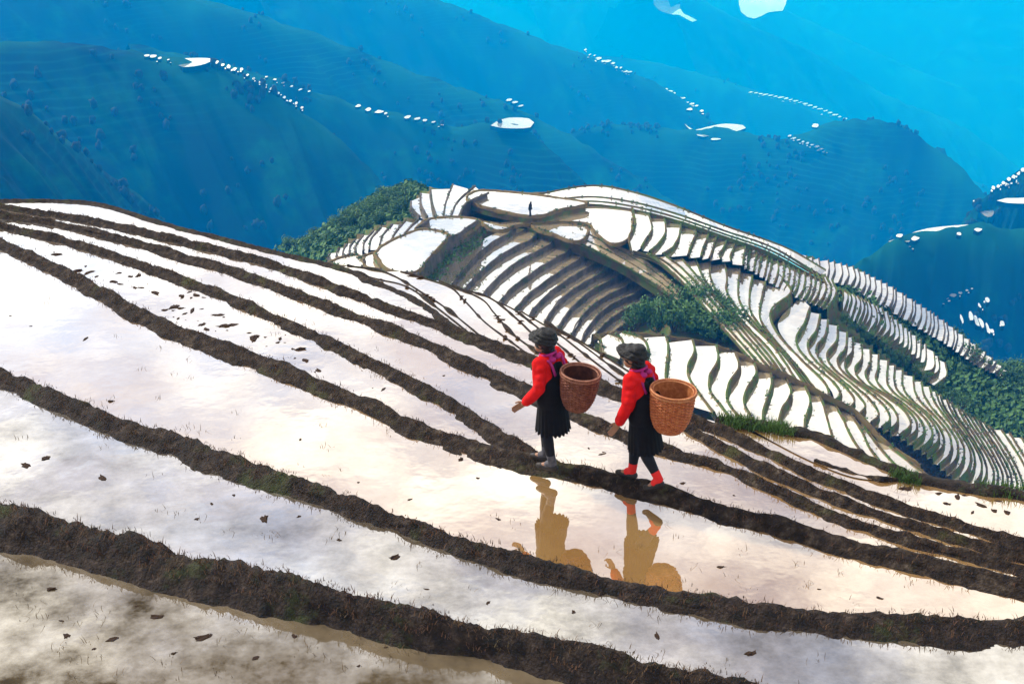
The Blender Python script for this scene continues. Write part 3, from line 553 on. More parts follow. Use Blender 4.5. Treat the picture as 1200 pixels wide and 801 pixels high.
def sheet(near, far, z, label, n=160, m=None):
    a = resample(near, n, False).copy(); b = resample(far, n, False).copy(); a[:, 2] = z; b[:, 2] = z
    rows = [a*(1-t)+b*t for t in np.linspace(0, 1, 6)]
    V = np.stack(rows, 0); me = mesh('flooded_paddy', V.reshape(-1, 3), gridf(6, n), False)
    if me.polygons[0].normal.z < 0: me.flip_normals()
    return tag(link('flooded_paddy', me, m or M['water']), label, kind='structure')
def cut(P, umin=None, umax=None):
    d = P@np.stack([rt, up, fw], 1); u = 600+F*d[:, 0]/d[:, 2]; k = np.ones(len(P), bool)
    if umin is not None: k &= u >= umin
    if umax is not None: k &= u <= umax
    return P[k]
cA, cB, cC, cD, cE, cG, cF, cS = [centre(k) for k in 'ABCDEGFS']
nearl = onz(np.array([(-260., 1000.), (1400., 1100.)]), -6.07)
PAD = {}
PAD['P0'] = sheet(nearl, cA, -6.07, 'nearest flooded paddy at the bottom left corner', m=M['water_edge']), -6.07
PAD['P1'] = sheet(cA, cB, -6.33, 'flooded paddy between the two nearest mud bunds', m=M['water_near']), -6.33
PAD['P2'] = sheet(cB, cC, -6.60, 'wide flooded paddy reflecting the two women'), -6.60
PAD['P3'] = sheet(cut(cC, umax=655), cD, -6.83, 'clod strewn narrowing paddy left of the women'), -6.83
PAD['P4'] = sheet(np.vstack([cD, cut(cC, umin=668)]), cE, -7.10, 'flooded paddy directly behind the women'), -7.10
PAD['P5'] = sheet(cE, np.vstack([cut(cF, umax=770), cG]), -7.44, 'narrow flooded paddy between the upper bunds'), -7.44
PAD['P6'] = sheet(cG, cut(cF, umin=770), -7.446, 'sliver of water between close bunds at the right'), -7.446
PAD['P7'] = sheet(cut(cF, umax=575), cS, -8.05, 'long thin paddy on the skyline at the upper left'), -8.05
# brow paddies beyond the outer bund, falling away
BROW = empty('terraced_brow'); tag(BROW, 'thin walled paddies falling away over the brow behind the women', kind='structure')
br = [[(376, 307), (430, 327), (480, 347), (516, 372), (560, 402)], [(386, 311), (440, 326), (480, 337), (520, 366), (565, 402)], [(408, 311), (455, 320), (500, 346), (530, 366), (580, 408)],
      [(470, 318), (525, 335), (545, 352), (570, 378), (602, 402), (640, 430)], [(515, 329), (563, 349), (580, 367), (600, 390), (630, 412), (680, 446)], [(545, 339), (577, 350), (606, 373), (628, 394), (665, 424), (720, 464)],
      [(580, 352), (602, 362), (622, 377), (652, 401), (700, 440), (750, 474)], [(612, 365), (655, 391), (690, 418), (740, 455), (800, 492)], [(640, 378), (680, 402), (720, 431), (770, 464), (825, 502)], [(660, 388), (700, 411), (742, 438), (792, 470), (850, 510)]]
br_cur, br_E = terraces(br, [1]*9, lambda k: -8.1-.13*(k+1), BROW, 'brow', M['water'], [M['soil']], n=150, lip=.018, lh=.014, last_drop=5, rough=.02, batter=.3, lumps=.06)
# flats at the right beyond the outer bund
h2n = cut(cF, umin=900)
H1 = resample(np.array([(868, 500), (900, 504), (950, 513), (1000, 532), (1040, 551), (1100, 570), (1200, 582), (1330, 596)], float), 90)
H1w = onz(H1, -8.9)
PAD['H2'] = sheet(resample(onz(np.array([(800, 484), (868, 510), (930, 546), (1000, 574), (1060, 598), (1120, 618), (1200, 642), (1330, 684)], float), -8.45), 90), resample(onz(np.array([(868, 501), (950, 538), (1000, 556), (1056, 564), (1120, 572), (1200, 584), (1330, 598)], float), -8.45), 90), -8.45, 'pale mud strewn flat at the right edge behind the bunds'), -8.45
PAD['H1'] = sheet(resample(onz(np.array([(868, 501), (905, 522), (950, 545), (1000, 564), (1050, 568), (1062, 562)], float), -8.5), 90), resample(onz(np.array([(868, 499), (900, 503), (950, 512), (1000, 531), (1040, 550), (1064, 560)], float), -8.5), 90), -8.436, 'pale pointed paddy at the brow right of the women'), -8.436
def small_bund(uv, z, wd, h, label, m, drop=3.):
    P = resample(onz(np.array(uv, float), z), 260, False); tg = np.gradient(P[:, :2], axis=0); tg /= np.linalg.norm(tg, axis=1, keepdims=True); nm = np.stack([-tg[:, 1], tg[:, 0]], 1); nm *= np.sign(nm[:, 1].mean()); V = []
    for i, p in enumerate(P):
        for o_, dz in ((-.5, -.03), (-.3, h*.8), (0, h), (.35, h*.9), (.6, -.3), (.9, -drop)):
            x, y = p[:2]+nm[i]*(o_*wd+.05*fbm(p[0]*2, p[1]*2, o_, 3)); V.append((x, y, z+dz+.04*fbm(x*4, y*4, 2, 3)))
    o = link('earth_bund', mesh('earth_bund', V, gridf(260, 6)), m); tag(o, label, 'earth bank', 'mud bunds between the flooded paddies'); return o
small_bund([(840, 492), (868, 499), (900, 503), (950, 512), (1000, 531), (1040, 550), (1064, 561), (1120, 571), (1200, 583), (1330, 600)], -8.45, .22, .07, 'low grassy bund on the brow at the right edge', M['soil'], 8)
small_bund([(955, 540), (1000, 556), (1030, 563), (1064, 563)], -8.44, .05, .03, 'short thin ridge splitting the pale flat at the right', M['soil_dry'], .05)

# ------------------------------------------------------------------ mud clods and stubble lying in the water
clod_me = []
for s in range(7):
    v, f = lump(2)
    r_ = np.array([1+.95*fbm(p[0]*1.5+s*7, p[1]*1.5, p[2]*1.5, 4) for p in v]); v = v*r_[:, None]*np.array([1, .7, .34])
    me = mesh('mud_clod', v, f, False); me.materials.append(M['clod']); clod_me.append(me)
def clod(u, v, z, s, label):
    o = bpy.data.objects.new('mud_clod', random.choice(clod_me)); C.objects.link(o)
    p = onz(np.array([u, v], float), z); o.location = (p[0], p[1], z+.02*s); o.scale = (s*random.uniform(.8, 1.5), s*random.uniform(.7, 1.1), s*random.uniform(.4, .8)); o.rotation_euler = (0, 0, random.uniform(0, 6.28))
    tag(o, label, 'mud clod', 'mud clods in the flooded paddies')
L3 = 'dark mud clod in the narrowing paddy left of the women'
for u, v, s in [(68, 298, .12), (92, 317, .14), (102, 320, .12), (108, 318, .1), (113, 324, .08), (133, 330, .15), (139, 320, .08), (141, 333, .08), (153, 324, .1), (162, 323, .13), (158, 337, .08), (165, 337, .08), (182, 343, .12), (213, 347, .12), (222, 342, .07), (230, 346, .14),
                (205, 359, .13), (212, 361, .08), (194, 363, .12), (209, 373, .07), (225, 364, .13), (237, 380, .09), (242, 386, .12), (256, 369, .14), (262, 382, .16), (270, 381, .1), (297, 397, .15), (301, 394, .12), (328, 397, .08), (326, 401, .07), (352, 409, .17), (358, 422, .13), (373, 434, .08), (449, 456, .08), (500, 468, .05)]:
    clod(u, v, -6.83, s*.45, L3)
    for _ in range(random.choice((0, 1, 1, 2))): clod(u+random.uniform(-14, 14), v+random.uniform(-5, 5), -6.83, s*random.uniform(.1, .22), L3)
for c_, (P_, hi_) in zip(br_cur, br_E):
    for _ in range(5):
        i_ = random.randrange(8, 110); clod(c_[i_, 0], c_[i_, 1], float(hi_[i_])+.02, random.uniform(.03, .05), 'mud clump sitting on one of the thin walls of the brow paddies')
for key, z, label, pts in [('P2', -6.6, 'mud clod in the wide paddy with the women\'s reflections', [(100, 397), (130, 470), (36, 382), (352, 515), (540, 538), (420, 565), (845, 664), (700, 690), (960, 690), (560, 560), (12, 370), (480, 585), (712, 694), (1030, 700)]),
                           ('P1', -6.33, 'mud clod in the paddy between the two nearest bunds', [(54, 536), (231, 608), (248, 590), (274, 580), (397, 632), (462, 653), (584, 608), (672, 717), (632, 668), (500, 690), (350, 605), (310, 607), (572, 706), (770, 745), (880, 765), (30, 545), (120, 560)]),
                           ('P0', -6.07, 'mud clod in the nearest paddy at the bottom left', [(72, 727), (78, 745), (160, 710), (182, 722), (133, 748), (204, 765), (235, 747), (245, 745), (452, 758), (300, 770), (345, 745), (420, 780), (60, 690), (110, 760)]),
                           ('P4', -7.1, 'mud clod in the paddy behind the women', [(705, 532), (708, 530), (800, 566), (560, 500), (520, 440), (860, 580), (690, 525)]),
                           ('H2', -8.45, 'mud clod on the pale flat at the right edge', [(1058, 572), (1065, 573), (1122, 582), (1130, 580), (1170, 587), (1165, 598), (1110, 590), (1150, 592), (1140, 600), (1100, 578), (1180, 600)])]:
    for u, v in pts: clod(u, v, z, random.choice((.016, .02, .024, .03, .042)) if key != 'H2' else random.uniform(.03, .06), label)

def blades(name, spots, m, label, hmin, hmax, wd, lean=.5, per=6, spread=.05):
    V = []; Fc = []
    for p in spots:
        for _ in range(per):
            a = random.uniform(0, 6.28); h = random.uniform(hmin, hmax); l = random.uniform(.1, lean)*h; r0 = random.uniform(0, spread); a2 = random.uniform(0, 6.28)
            b = Vector((p[0]+r0*math.cos(a2), p[1]+r0*math.sin(a2), p[2])); d = Vector((math.cos(a), math.sin(a), 0)); s = Vector((-d.y, d.x, 0))*wd
            k = len(V); V += [b-s, b+s, b+d*l*.4+Vector((0, 0, h*.6))+s*.7, b+d*l*.4+Vector((0, 0, h*.6))-s*.7, b+d*l+Vector((0, 0, h))]
            Fc += [(k, k+1, k+2, k+3), (k+3, k+2, k+4)]
    o = link(name, mesh(name, [tuple(v) for v in V], Fc, False), m); tag(o, label, kind='stuff')
sp_ = []
for key, cnt in (('A', 1100), ('B', 800), ('C', 800), ('D', 500), ('E', 700), ('F', 600), ('G', 250)):
    V = BUND[key]['V']; n, m, _ = V.shape
    for _ in range(cnt):
        i = random.randrange(n); j = random.choice((2, 3, 4, 5, 6, 7, 8, 9, 10)); sp_.append(V[i, j])
blades('dry_grass', sp_, M['drygrass'], 'short dry grass and roots on the mud bunds', .01, .045, .0035, 1.3, 4, .06)
st = []
def rnd_on(us, vs, z): return onz(np.array([random.uniform(*us), random.uniform(*vs)]), z)
for us, vs, z, c_ in [((20, 560), (690, 800), -6.07, 55), ((20, 460), (500, 640), -6.33, 30), ((460, 1000), (650, 790), -6.33, 26), ((40, 500), (330, 540), -6.6, 26), ((560, 1100), (580, 690), -6.6, 18), ((150, 450), (330, 450), -6.83, 14), ((640, 860), (490, 580), -7.1, 12)]:
    st += [rnd_on(us, vs, z) for _ in range(c_)]
blades('stubble', st, M['straw'], 'sparse straw and rice stubble standing in the water', .008, .05, .0028, 1.9, 5, .09)
gr = []
for (u0, v0), (u1, v1), z, c_, s in [((862, 498), (930, 507), -8.4, 240, .5), ((1048, 558), (1078, 566), -8.42, 100, .4), ((1150, 575), (1330, 598), -8.42, 300, .5), ((845, 494), (870, 500), -8.4, 60, .3)]:
    for _ in range(c_):
        t = random.random(); p = onz(np.array([u0+(u1-u0)*t, v0+(v1-v0)*t]), z); gr.append(p+np.array([random.uniform(-.05, .05), random.uniform(-.05, .25), -.02]))
blades('grass', gr, M['grass'], 'bright green grass fringing the brow at the right', .03, .12, .005, 1., 6, .08)

# ------------------------------------------------------------------ shrubs
def shrub_mesh(seed, nl=750):
    rd = random.Random(seed); V = []; Fc = []
    cl = [(Vector((rd.uniform(-.7, .7), rd.uniform(-.7, .7), rd.uniform(.35, 1.1))), rd.uniform(.3, .55)) for _ in range(9)]
    for _ in range(nl):
        c, r = rd.choice(cl); d = Vector((rd.gauss(0, 1), rd.gauss(0, 1), rd.gauss(0, .8))).normalized(); p = c+d*r*rd.uniform(.55, 1.05)
        n_ = (d+Vector((rd.uniform(-.7, .7), rd.uniform(-.7, .7), rd.uniform(0, .9)))).normalized(); t = n_.orthogonal().normalized(); b = n_.cross(t); s = rd.uniform(.045, .10)
        k = len(V); V += [tuple(p-t*s), tuple(p+b*s*.5), tuple(p+t*s), tuple(p-b*s*.5)]; Fc.append((k, k+1, k+2, k+3))
    return mesh('crown', V, Fc, False)
def stem_mesh(seed):
    rd = random.Random(seed); V = []; Fc = []
    for _ in range(6):
        a = rd.uniform(0, 6.28); e = Vector((.5*math.cos(a), .5*math.sin(a), rd.uniform(.6, 1))); k = len(V)
        for z, r in ((0, .06), (1, .02)):
            for q in range(5): V.append(tuple(e*z+Vector((r*math.cos(q*1.257), r*math.sin(q*1.257), -.1 if z == 0 else 0))))
        Fc += [(k+q, k+(q+1) % 5, k+5+(q+1) % 5, k+5+q) for q in range(5)]
    return mesh('trunk', V, Fc, False)
SH = []
for s in range(4):
    a, b = shrub_mesh(s), stem_mesh(s); a.materials.append(M['leaf']); b.materials.append(M['twig']); SH.append((a, b))
def shrub(p, s, label, group):
    r_ = empty('shrub', tuple(p), random.uniform(0, 6.28)); r_.scale = (s*random.uniform(.85, 1.25), s, s*random.uniform(.8, 1.15)); a, b = random.choice(SH)
    for nme, me in (('crown', a), ('trunk', b)):
        o = bpy.data.objects.new(nme, me); C.objects.link(o); o.parent = r_
    tag(r_, label, 'shrub', group)
def zone(key, u, v):
    cp = np.array(ctrl[key]); d = (cp[:, 0]-u)**2+(cp[:, 1]-v)**2+9; w_ = 1/d**1.1; return (w_*cp[:, 2]).sum()/w_.sum()-1.
for u, v, s in [(745, 384, 2.0), (760, 380, 2.2), (772, 386, 2.3), (784, 376, 2.3), (790, 388, 2.5), (800, 370, 2.4), (806, 385, 2.6), (815, 372, 2.4), (820, 392, 2.6), (830, 380, 2.4), (838, 396, 2.4), (846, 388, 2.2), (852, 402, 2.2), (835, 366, 1.9), (812, 356, 1.8), (802, 345, 1.6), (822, 362, 1.8), (842, 376, 1.8), (858, 396, 1.6), (798, 332, 1.3), (808, 340, 1.4), (816, 348, 1.4), (826, 356, 1.4)]:
    shrub(onz(np.array([u, v], float), zone('hill', u, v)), s, 'green shrub in the hollow below the bowl, '+('at its narrow left end' if u < 775 else 'on the strip climbing beside the thin terraces' if v < 367 else 'in its dark middle' if u < 818 else 'at its right end by the diagonal terraces'), 'shrubs in the hollow')
for u, v, s in [(1150, 476, 3), (1165, 468, 3.2), (1180, 462, 3.4), (1195, 470, 3.4), (1172, 482, 3), (1190, 486, 3.2), (1210, 478, 3.4), (1205, 460, 3.2), (1160, 458, 2.6), (1185, 474, 3.2), (1200, 494, 3.0), (1220, 492, 3), (1136, 474, 2.4), (1144, 464, 2.4), (1130, 462, 2), (1148, 450, 2.2), (1162, 446, 2.2), (1176, 448, 2.6), (1190, 448, 2.6), (1204, 446, 2.8), (1134, 440, 1.6), (1154, 486, 2.4), (1178, 494, 2.4), (1120, 452, 1.6), (1126, 472, 1.8), (1168, 456, 2.4), (1215, 468, 2.8)]:
    shrub(onz(np.array([u, v], float), -82), s, 'bushy green tree beside the lowest terraces, '+('touching the right edge' if u > 1192 else 'in the upper row below the striped spur' if v < 464 else 'in the lower row above the last paddies' if v > 480 else 'in the middle of the thicket'), 'bushes at the right edge')
for u, v, s in [(1086, 400, 2.2), (1098, 396, 2.2), (1108, 408, 2.4), (1120, 416, 2.4), (1094, 412, 2.2), (1130, 428, 2.4), (1112, 424, 2.2), (1140, 436, 2.2), (1080, 390, 2), (1070, 384, 1.8), (1056, 376, 1.5), (1042, 366, 1.3), (1022, 352, 1.2), (1005, 344, 1.1), (990, 336, 1.1)]:
    shrub(onz(np.array([u, v], float), -77+(u-1080)*-.02), s, 'teal green shrub in the gully between the striped spurs, '+('at its narrow upper end' if u < 1060 else 'halfway down it' if u < 1105 else 'at its wide lower end'), 'shrubs in the distant gully')
for u, v, s in [(992, 380, .9), (1004, 388, .9), (1016, 398, .9), (1030, 408, 1), (1044, 418, 1), (1058, 428, 1), (1072, 440, 1), (1086, 450, 1), (1100, 462, 1.), (1114, 472, 1.1), (1128, 478, 1.1)]:
    shrub(onz(np.array([u, v], float), zone('hill', u, v)-.5), s, 'small green shrub in the hedge line along the ridge, '+('near its upper end' if u < 1035 else 'midway along it' if u < 1090 else 'near its lower end'), 'shrubs along the right hand ridge')
for u, v, s in [(392, 282, 1.6), (404, 274, 1.7), (416, 268, 1.8), (428, 262, 1.8), (440, 254, 1.9), (452, 248, 2), (464, 242, 2), (474, 238, 1.8), (448, 238, 2.), (432, 248, 2), (412, 262, 2), (380, 290, 1.6), (366, 294, 1.5), (350, 297, 1.4), (460, 230, 1.8), (478, 226, 1.6), (470, 250, 1.5), (456, 258, 1.4), (444, 264, 1.3), (430, 270, 1.3), (414, 276, 1.2), (400, 284, 1.2), (388, 290, 1.2), (424, 256, 1.6), (398, 268, 1.6), (478, 246, 1.3), (370, 284, 1.6), (356, 290, 1.5), (340, 294, 1.5), (384, 276, 1.6), (470, 230, 1.6), (438, 244, 1.7)]:
    i = np.argmin(np.abs(cols-np.array([u, v])).sum(-1)); shrub(Pf.reshape(-1, 3)[i], s, 'green bush on the flank left of the terraced hill, '+('high up beside the hilltop paddies' if u > 446 else 'halfway down the slope' if u > 400 else 'low down above the skyline bund'), 'bushes on the left flank')

tuft = {'a': [], 'b': [], 'c': []}
for par_, kk, nk in ((HILL, 'a', 5), (SPUR, 'b', 6)):
    for o in par_.children:
        if not o.name.startswith('bank') or len(o.data.vertices) < 60: continue
        vs_ = o.data.vertices; q_ = len(vs_)
        for _ in range(q_//nk):
            v_ = vs_[random.randrange(q_//6, q_)].co
            if fbm(v_.x*.35, v_.y*.35, 7, 3) > -.08: tuft[kk if random.random() < .55 else 'c'].append((v_.x+random.uniform(-.1, .1), v_.y+random.uniform(-.1, .1), v_.z+.02))
bk_ = []
for _ in range(420):
    t_ = random.random(); p_ = onz(np.array([556-70*t_+random.uniform(-8, 16), 262+62*t_+random.uniform(0, 20)]), -49.4-random.uniform(0, .6)); bk_.append(p_)
undergrowth('rough green growth on the high bank beside the big white paddies', bk_, M['leaf'], .06, .16)
undergrowth('tufts of grass along the banks of the broad terraced hill', tuft['a'], M['leaf'], .05, .13)
undergrowth('tufts of grass along the banks of the nearer spur', tuft['b'], M['leaf'], .05, .12)
undergrowth('dry brown weeds along the terrace banks', tuft['c'], M['weeds'], .05, .12)
undergrowth('brown weeds on the earth slope under the big terraced field', [tuple(p+np.array([random.uniform(-.4, .4), random.uniform(-.3, .3), .05])) for r_ in rows_ for p in r_ for _ in range(3)], M['weeds'], .08, .2)
undergrowth('low bushes and weeds on the green slopes between the striped spurs', ug, M['leaf'], .25, .55)
undergrowth('low bushes and weeds on the flank left of the terraced hill', [tuple(p+np.array([random.uniform(-1, 1), random.uniform(-1, 1), .1])) for p in Pf.reshape(-1, 3) for _ in range(3)], M['leaf'], .2, .5)
# ------------------------------------------------------------------ the women
M['skin'] = simple('skin', [(.20, .095, .055), (.27, .135, .08)], 9, .5)
M['red'] = simple('red_cloth', [(.42, .004, .005), (.60, .009, .007)], 14, .8, .35, 90, .1)
M['black'] = simple('black_cloth', [(.002, .002, .003), (.007, .006, .007)], 20, .85, .4, 120, .15)
M['navy'] = simple('navy_cloth', [(.003, .003, .006), (.007, .008, .013)], 20, .85)
M['hair'] = simple('black_wrap', [(.002, .002, .003), (.006, .005, .006)], 40, .55, .5, 80, .3)
M['magenta'] = simple('magenta_scarf', [(.20, .006, .09), (.36, .012, .16)], 20, .8)
M['redsock'] = simple('red_sock', [(.55, .012, .01), (.65, .02, .015)], 30, .8)
M['greysock'] = simple('grey_sock', [(.03, .03, .038), (.10, .095, .11)], 30, .8)
M['shoe'] = simple('dark_shoe', [(.01, .008, .008), (.025, .018, .015)], 20, .6)
M['eye'] = simple('dark_eye', [(.01, .01, .01), (.02, .015, .01)], 20, .2)

def cap(bm, a, b, r0, r1, seg=14):
    a, b = Vector(a), Vector(b); d = b-a
    for p, r in ((a, r0), (b, r1)):
        bmesh.ops.create_icosphere(bm, subdivisions=2, radius=r, matrix=Matrix.Translation(p))
    if d.length > 1e-5:
        Mx = Matrix.Translation((a+b)/2) @ d.to_track_quat('Z', 'Y').to_matrix().to_4x4()
        bmesh.ops.create_cone(bm, cap_ends=True, segments=seg, radius1=r0, radius2=r1, depth=d.length, matrix=Mx)
def ball(bm, c, s, rot=None):
    Mx = Matrix.Translation(Vector(c)) @ (rot or Matrix.Identity(4)) @ Matrix.Diagonal((*s, 1)); bmesh.ops.create_icosphere(bm, subdivisions=3, radius=1, matrix=Mx)
def fuse(name, bm, voxel, smooth_it=4, m=None, parent=None):
    """melt the shapes in bm into one continuous surface"""
    me = bpy.data.meshes.new('tmp'); bm.to_mesh(me); bm.free(); o = bpy.data.objects.new('tmp', me); C.objects.link(o)
    r_ = o.modifiers.new('r', 'REMESH'); r_.mode = 'VOXEL'; r_.voxel_size = voxel
    s_ = o.modifiers.new('s', 'SMOOTH'); s_.factor = .5; s_.iterations = smooth_it
    dg = bpy.context.evaluated_depsgraph_get(); nm_ = bpy.data.meshes.new_from_object(o.evaluated_get(dg)); nm_.name = name
    bpy.data.objects.remove(o); nm_.polygons.foreach_set('use_smooth', [True]*len(nm_.polygons)); nm_.materials.clear()
    return link(name, nm_, m, parent)
def hand(bm, wrist, tip, side):
    """palm, four curled fingers and a thumb from wrist towards tip"""
    wv, tv = Vector(wrist), Vector(tip); d = (tv-wv).normalized(); s = Vector((1, 0, 0)); s = (s-d*s.dot(d)).normalized(); nrm = d.cross(s)*side
    cap(bm, wv, wv+d*.03, .021, .024)
    for k in (-1, 0, 1): cap(bm, wv+d*.03+s*k*.016, wv+d*.08+s*k*.02, .013, .0125)
    for k, l in zip((-1.5, -.5, .5, 1.5), (.062, .075, .078, .068)):
        a = wv+d*.085+s*k*.0165; b = a+d*l*.45+nrm*.008; c = b+d*l*.33+nrm*.022; e = c+d*l*.14+nrm*.024
        cap(bm, a, b, .0088, .0082); cap(bm, b, c, .0082, .0076); cap(bm, c, e, .0076, .007)
    t0 = wv+d*.03-s*.02; t1 = t0+d*.03-s*.024+nrm*.01; t2 = t1+d*.03-s*.006+nrm*.012
    cap(bm, t0, t1, .012, .0098); cap(bm, t1, t2, .0098, .0085)
def woman(loc, rz, J, label, sock, style):
    bm = bmesh.new()
    sgn = {'l': -1, 'r': 1}
    pel, che, nek, hed = J['pelvis'], J['chest'], J['neck'], J['head']
    for y in (-.06, .06):
        cap(bm, (pel[0], y, pel[2]), (che[0], y*1.25, che[2]), .105, .105); cap(bm, (che[0], y*1.2, che[2]), (nek[0], y*.7, nek[2]-.05), .10, .06)
    cap(bm, nek, (hed[0]+.01, 0, hed[2]-.04), .05, .046)
    ball(bm, hed, (.092, .076, .112)); hx, hz = hed[0], hed[2]
    ball(bm, (hx-.035, 0, hz-.06), (.06, .056, .055))                      # jaw
    ball(bm, (hx-.098, 0, hz-.018), (.02, .014, .024)); ball(bm, (hx-.085, 0, hz+.01), (.015, .010, .03))   # nose
    ball(bm, (hx-.083, 0, hz-.062), (.014, .026, .011)); ball(bm, (hx-.078, 0, hz+.028), (.016, .05, .012)) # lips, brow
    for y in (-1, 1): ball(bm, (hx+.008, y*.078, hz-.01), (.022, .010, .032))                                  # ears
    for s in 'lr':
        h, k, a, t = J[s+'hip'], J[s+'knee'], J[s+'ankle'], J[s+'toe']
        cap(bm, h, k, .085, .052); cap(bm, k, tuple(Vector(k)*.7+Vector(a)*.3), .05, .052); cap(bm, tuple(Vector(k)*.7+Vector(a)*.3), a, .052, .034); cap(bm, a, t, .036, .028)
        sh, e, wr, hd = J[s+'sho'], J[s+'elb'], J[s+'wri'], J[s+'han']
        cap(bm, (che[0], sgn[s]*.08, che[2]+.08), sh, .07, .055); cap(bm, sh, e, .048, .038); cap(bm, e, wr, .038, .024); hand(bm, wr, hd, 1 if s == 'l' else -1)
    body = fuse('person', bm, .0048, 3, M['skin']); body.location = loc; body.rotation_euler = (0, 0, rz); body.scale = (.96,)*3; tag(body, label, 'person', 'women walking along the bund')
    for y in (-1, 1):
        b2 = bmesh.new(); ball(b2, (hx-.078, y*.032, hz+.008), (.010, .014, .008)); me = bpy.data.meshes.new('eye'); b2.to_mesh(me); b2.free(); link('eye', me, M['eye'], body)
    # jacket
    bm = bmesh.new()
    for y in (-.06, .06):
        cap(bm, (pel[0], y, pel[2]+.03), (che[0], y*1.3, che[2]), .112, .108); cap(bm, (che[0], y*1.2, che[2]), (nek[0], y*.8, nek[2]-.04), .106, .068)
    for s in 'lr':
        sh, e, wr = (Vector(J[s+x]) for x in ('sho', 'elb', 'wri'))
        cap(bm, (che[0], sgn[s]*.09, che[2]+.08), sh, .088, .075); cap(bm, sh, sh.lerp(e, .5), .072, .066); cap(bm, sh.lerp(e, .5), e, .066, .06); cap(bm, e, e.lerp(wr, .55), .062, .058); cap(bm, e.lerp(wr, .55), e.lerp(wr, .92), .058, .052)
        for q in (.2, .55, .8): cap(bm, sh.lerp(e, q)-Vector((.03, .02*sgn[s], 0)), sh.lerp(e, q)+Vector((.03, .03*sgn[s], .02)), .05, .05)     # folds
    jk = fuse('jacket', bm, .011, 3, M['red'], body)
    for v in jk.data.vertices:
        c = v.co; k = .006*fbm(c.x*14, c.y*14, c.z*9, 3); v.co += v.normal*k
    # dark apron panel at the back and waist sash
    bm = bmesh.new()
    for q in range(5): zq = pel[2]-.03+q*.045; cap(bm, (pel[0]+.004*q, -.068, zq), (pel[0]+.004*q, .068, zq), .128-.002*q, .128-.002*q)
    cap(bm, (che[0]+.055, -.06, pel[2]+.1), (che[0]+.04, -.06, che[2]+.02), .09, .08); cap(bm, (che[0]+.055, .06, pel[2]+.1), (che[0]+.04, .06, che[2]+.02), .09, .08)
    fuse('sash', bm, .012, 5, M['black'], body)
    # collar and shoulder straps
    bm = bmesh.new()
    for i in range(20):
        a, b = i/20*6.283, (i+1)/20*6.283
        cap(bm, (nek[0]+.075*math.cos(a)+.01, .085*math.sin(a), nek[2]+.004+.02*math.cos(a)), (nek[0]+.075*math.cos(b)+.01, .085*math.sin(b), nek[2]+.004+.02*math.cos(b)), .015, .015, 8)
    ball(bm, (nek[0]+.085, -.05, nek[2]-.03), (.042, .045, .026)); ball(bm, (nek[0]+.085, .05, nek[2]-.03), (.042, .045, .026))
    fuse('collar', bm, .008, 2, M['magenta'], body)
    # pleated skirt with an uneven hem
    V = []; ns, nr = 120, 16
    for j in range(nr):
        t = j/(nr-1)
        for i in range(ns):
            a = i/ns*6.283; pl = .5+.5*math.cos(a*22); rx = (.115+.06*t*J['flare'])*(1+.075*t*pl); ry = (.155+.03*t)*(1+.075*t*pl)
            cx = pel[0]+J['sway']*t**1.4; sd_ = .03*fbm(math.cos(a)*1.5, math.sin(a)*1.5, loc[0], 2)
            V.append((cx+rx*math.cos(a)*(1+sd_*t*3), ry*math.sin(a), (pel[2]+.03)*(1-t)+(J['hem']+.05*sd_*8*t-.02*math.cos(a*22)*t*.5)*t))
    f = [(j*ns+i, j*ns+(i+1) % ns, (j+1)*ns+(i+1) % ns, (j+1)*ns+i) for j in range(nr-1) for i in range(ns)]
    me = mesh('skirt', V, f); o = link('skirt', me, M['black'], body); sm = o.modifiers.new('t', 'SOLIDIFY'); sm.thickness = .008
    # leggings, socks, shoes
    bm = bmesh.new()
    for s in 'lr':
        h, k, a = (Vector(J[s+x]) for x in ('hip', 'knee', 'ankle')); cap(bm, h, k, .092, .06); cap(bm, k, k.lerp(a, .3), .058, .061); cap(bm, k.lerp(a, .3), k.lerp(a, .8), .061, .044)
    cap(bm, J['lhip'], J['rhip'], .09, .09); fuse('leggings', bm, .011, 3, M['navy'], body)
    for s in 'lr':
        k, a, t = (Vector(J[s+x]) for x in ('knee', 'ankle', 'toe'))
        bm = bmesh.new(); cap(bm, k.lerp(a, .74), a, .047, .043); cap(bm, a, a.lerp(t, .4), .045, .042); fuse('sock', bm, .007, 2, M[sock], body)
        bm = bmesh.new(); hv = (a-t); hv.z = 0; hv.normalize(); heel = a+Vector((0, 0, -.045))+hv*.02
        cap(bm, heel, t, .042, .034); cap(bm, t, t-hv*.03, .036, .028); cap(bm, heel, a.lerp(t, .3), .042, .041); fuse('shoe', bm, .008, 2, M['shoe'], body)
    # hair wound under a black wrap
    bm = bmesh.new()
    rot = Matrix.Rotation(R(-12), 4, 'Y')
    ball(bm, (hx+.018, 0, hz+.03), (.1, .092, .098)); ball(bm, (hx+.05, 0, hz-.05), (.07, .074, .075)); ball(bm, (hx-.005, 0, hz-.02), (.075, .088, .06))
    for i in range(26):
        a, b = i/26*6.283, (i+1)/26*6.283; rr = (.108, .1) if style == 0 else (.122, .108)
        zf_ = hz+(.035 if style == 0 else .048)
        cap(bm, (hx+rr[0]*math.cos(a), rr[1]*math.sin(a), zf_-.02*math.cos(a)), (hx+rr[0]*math.cos(b), rr[1]*math.sin(b), zf_-.02*math.cos(b)), .036, .036, 8)
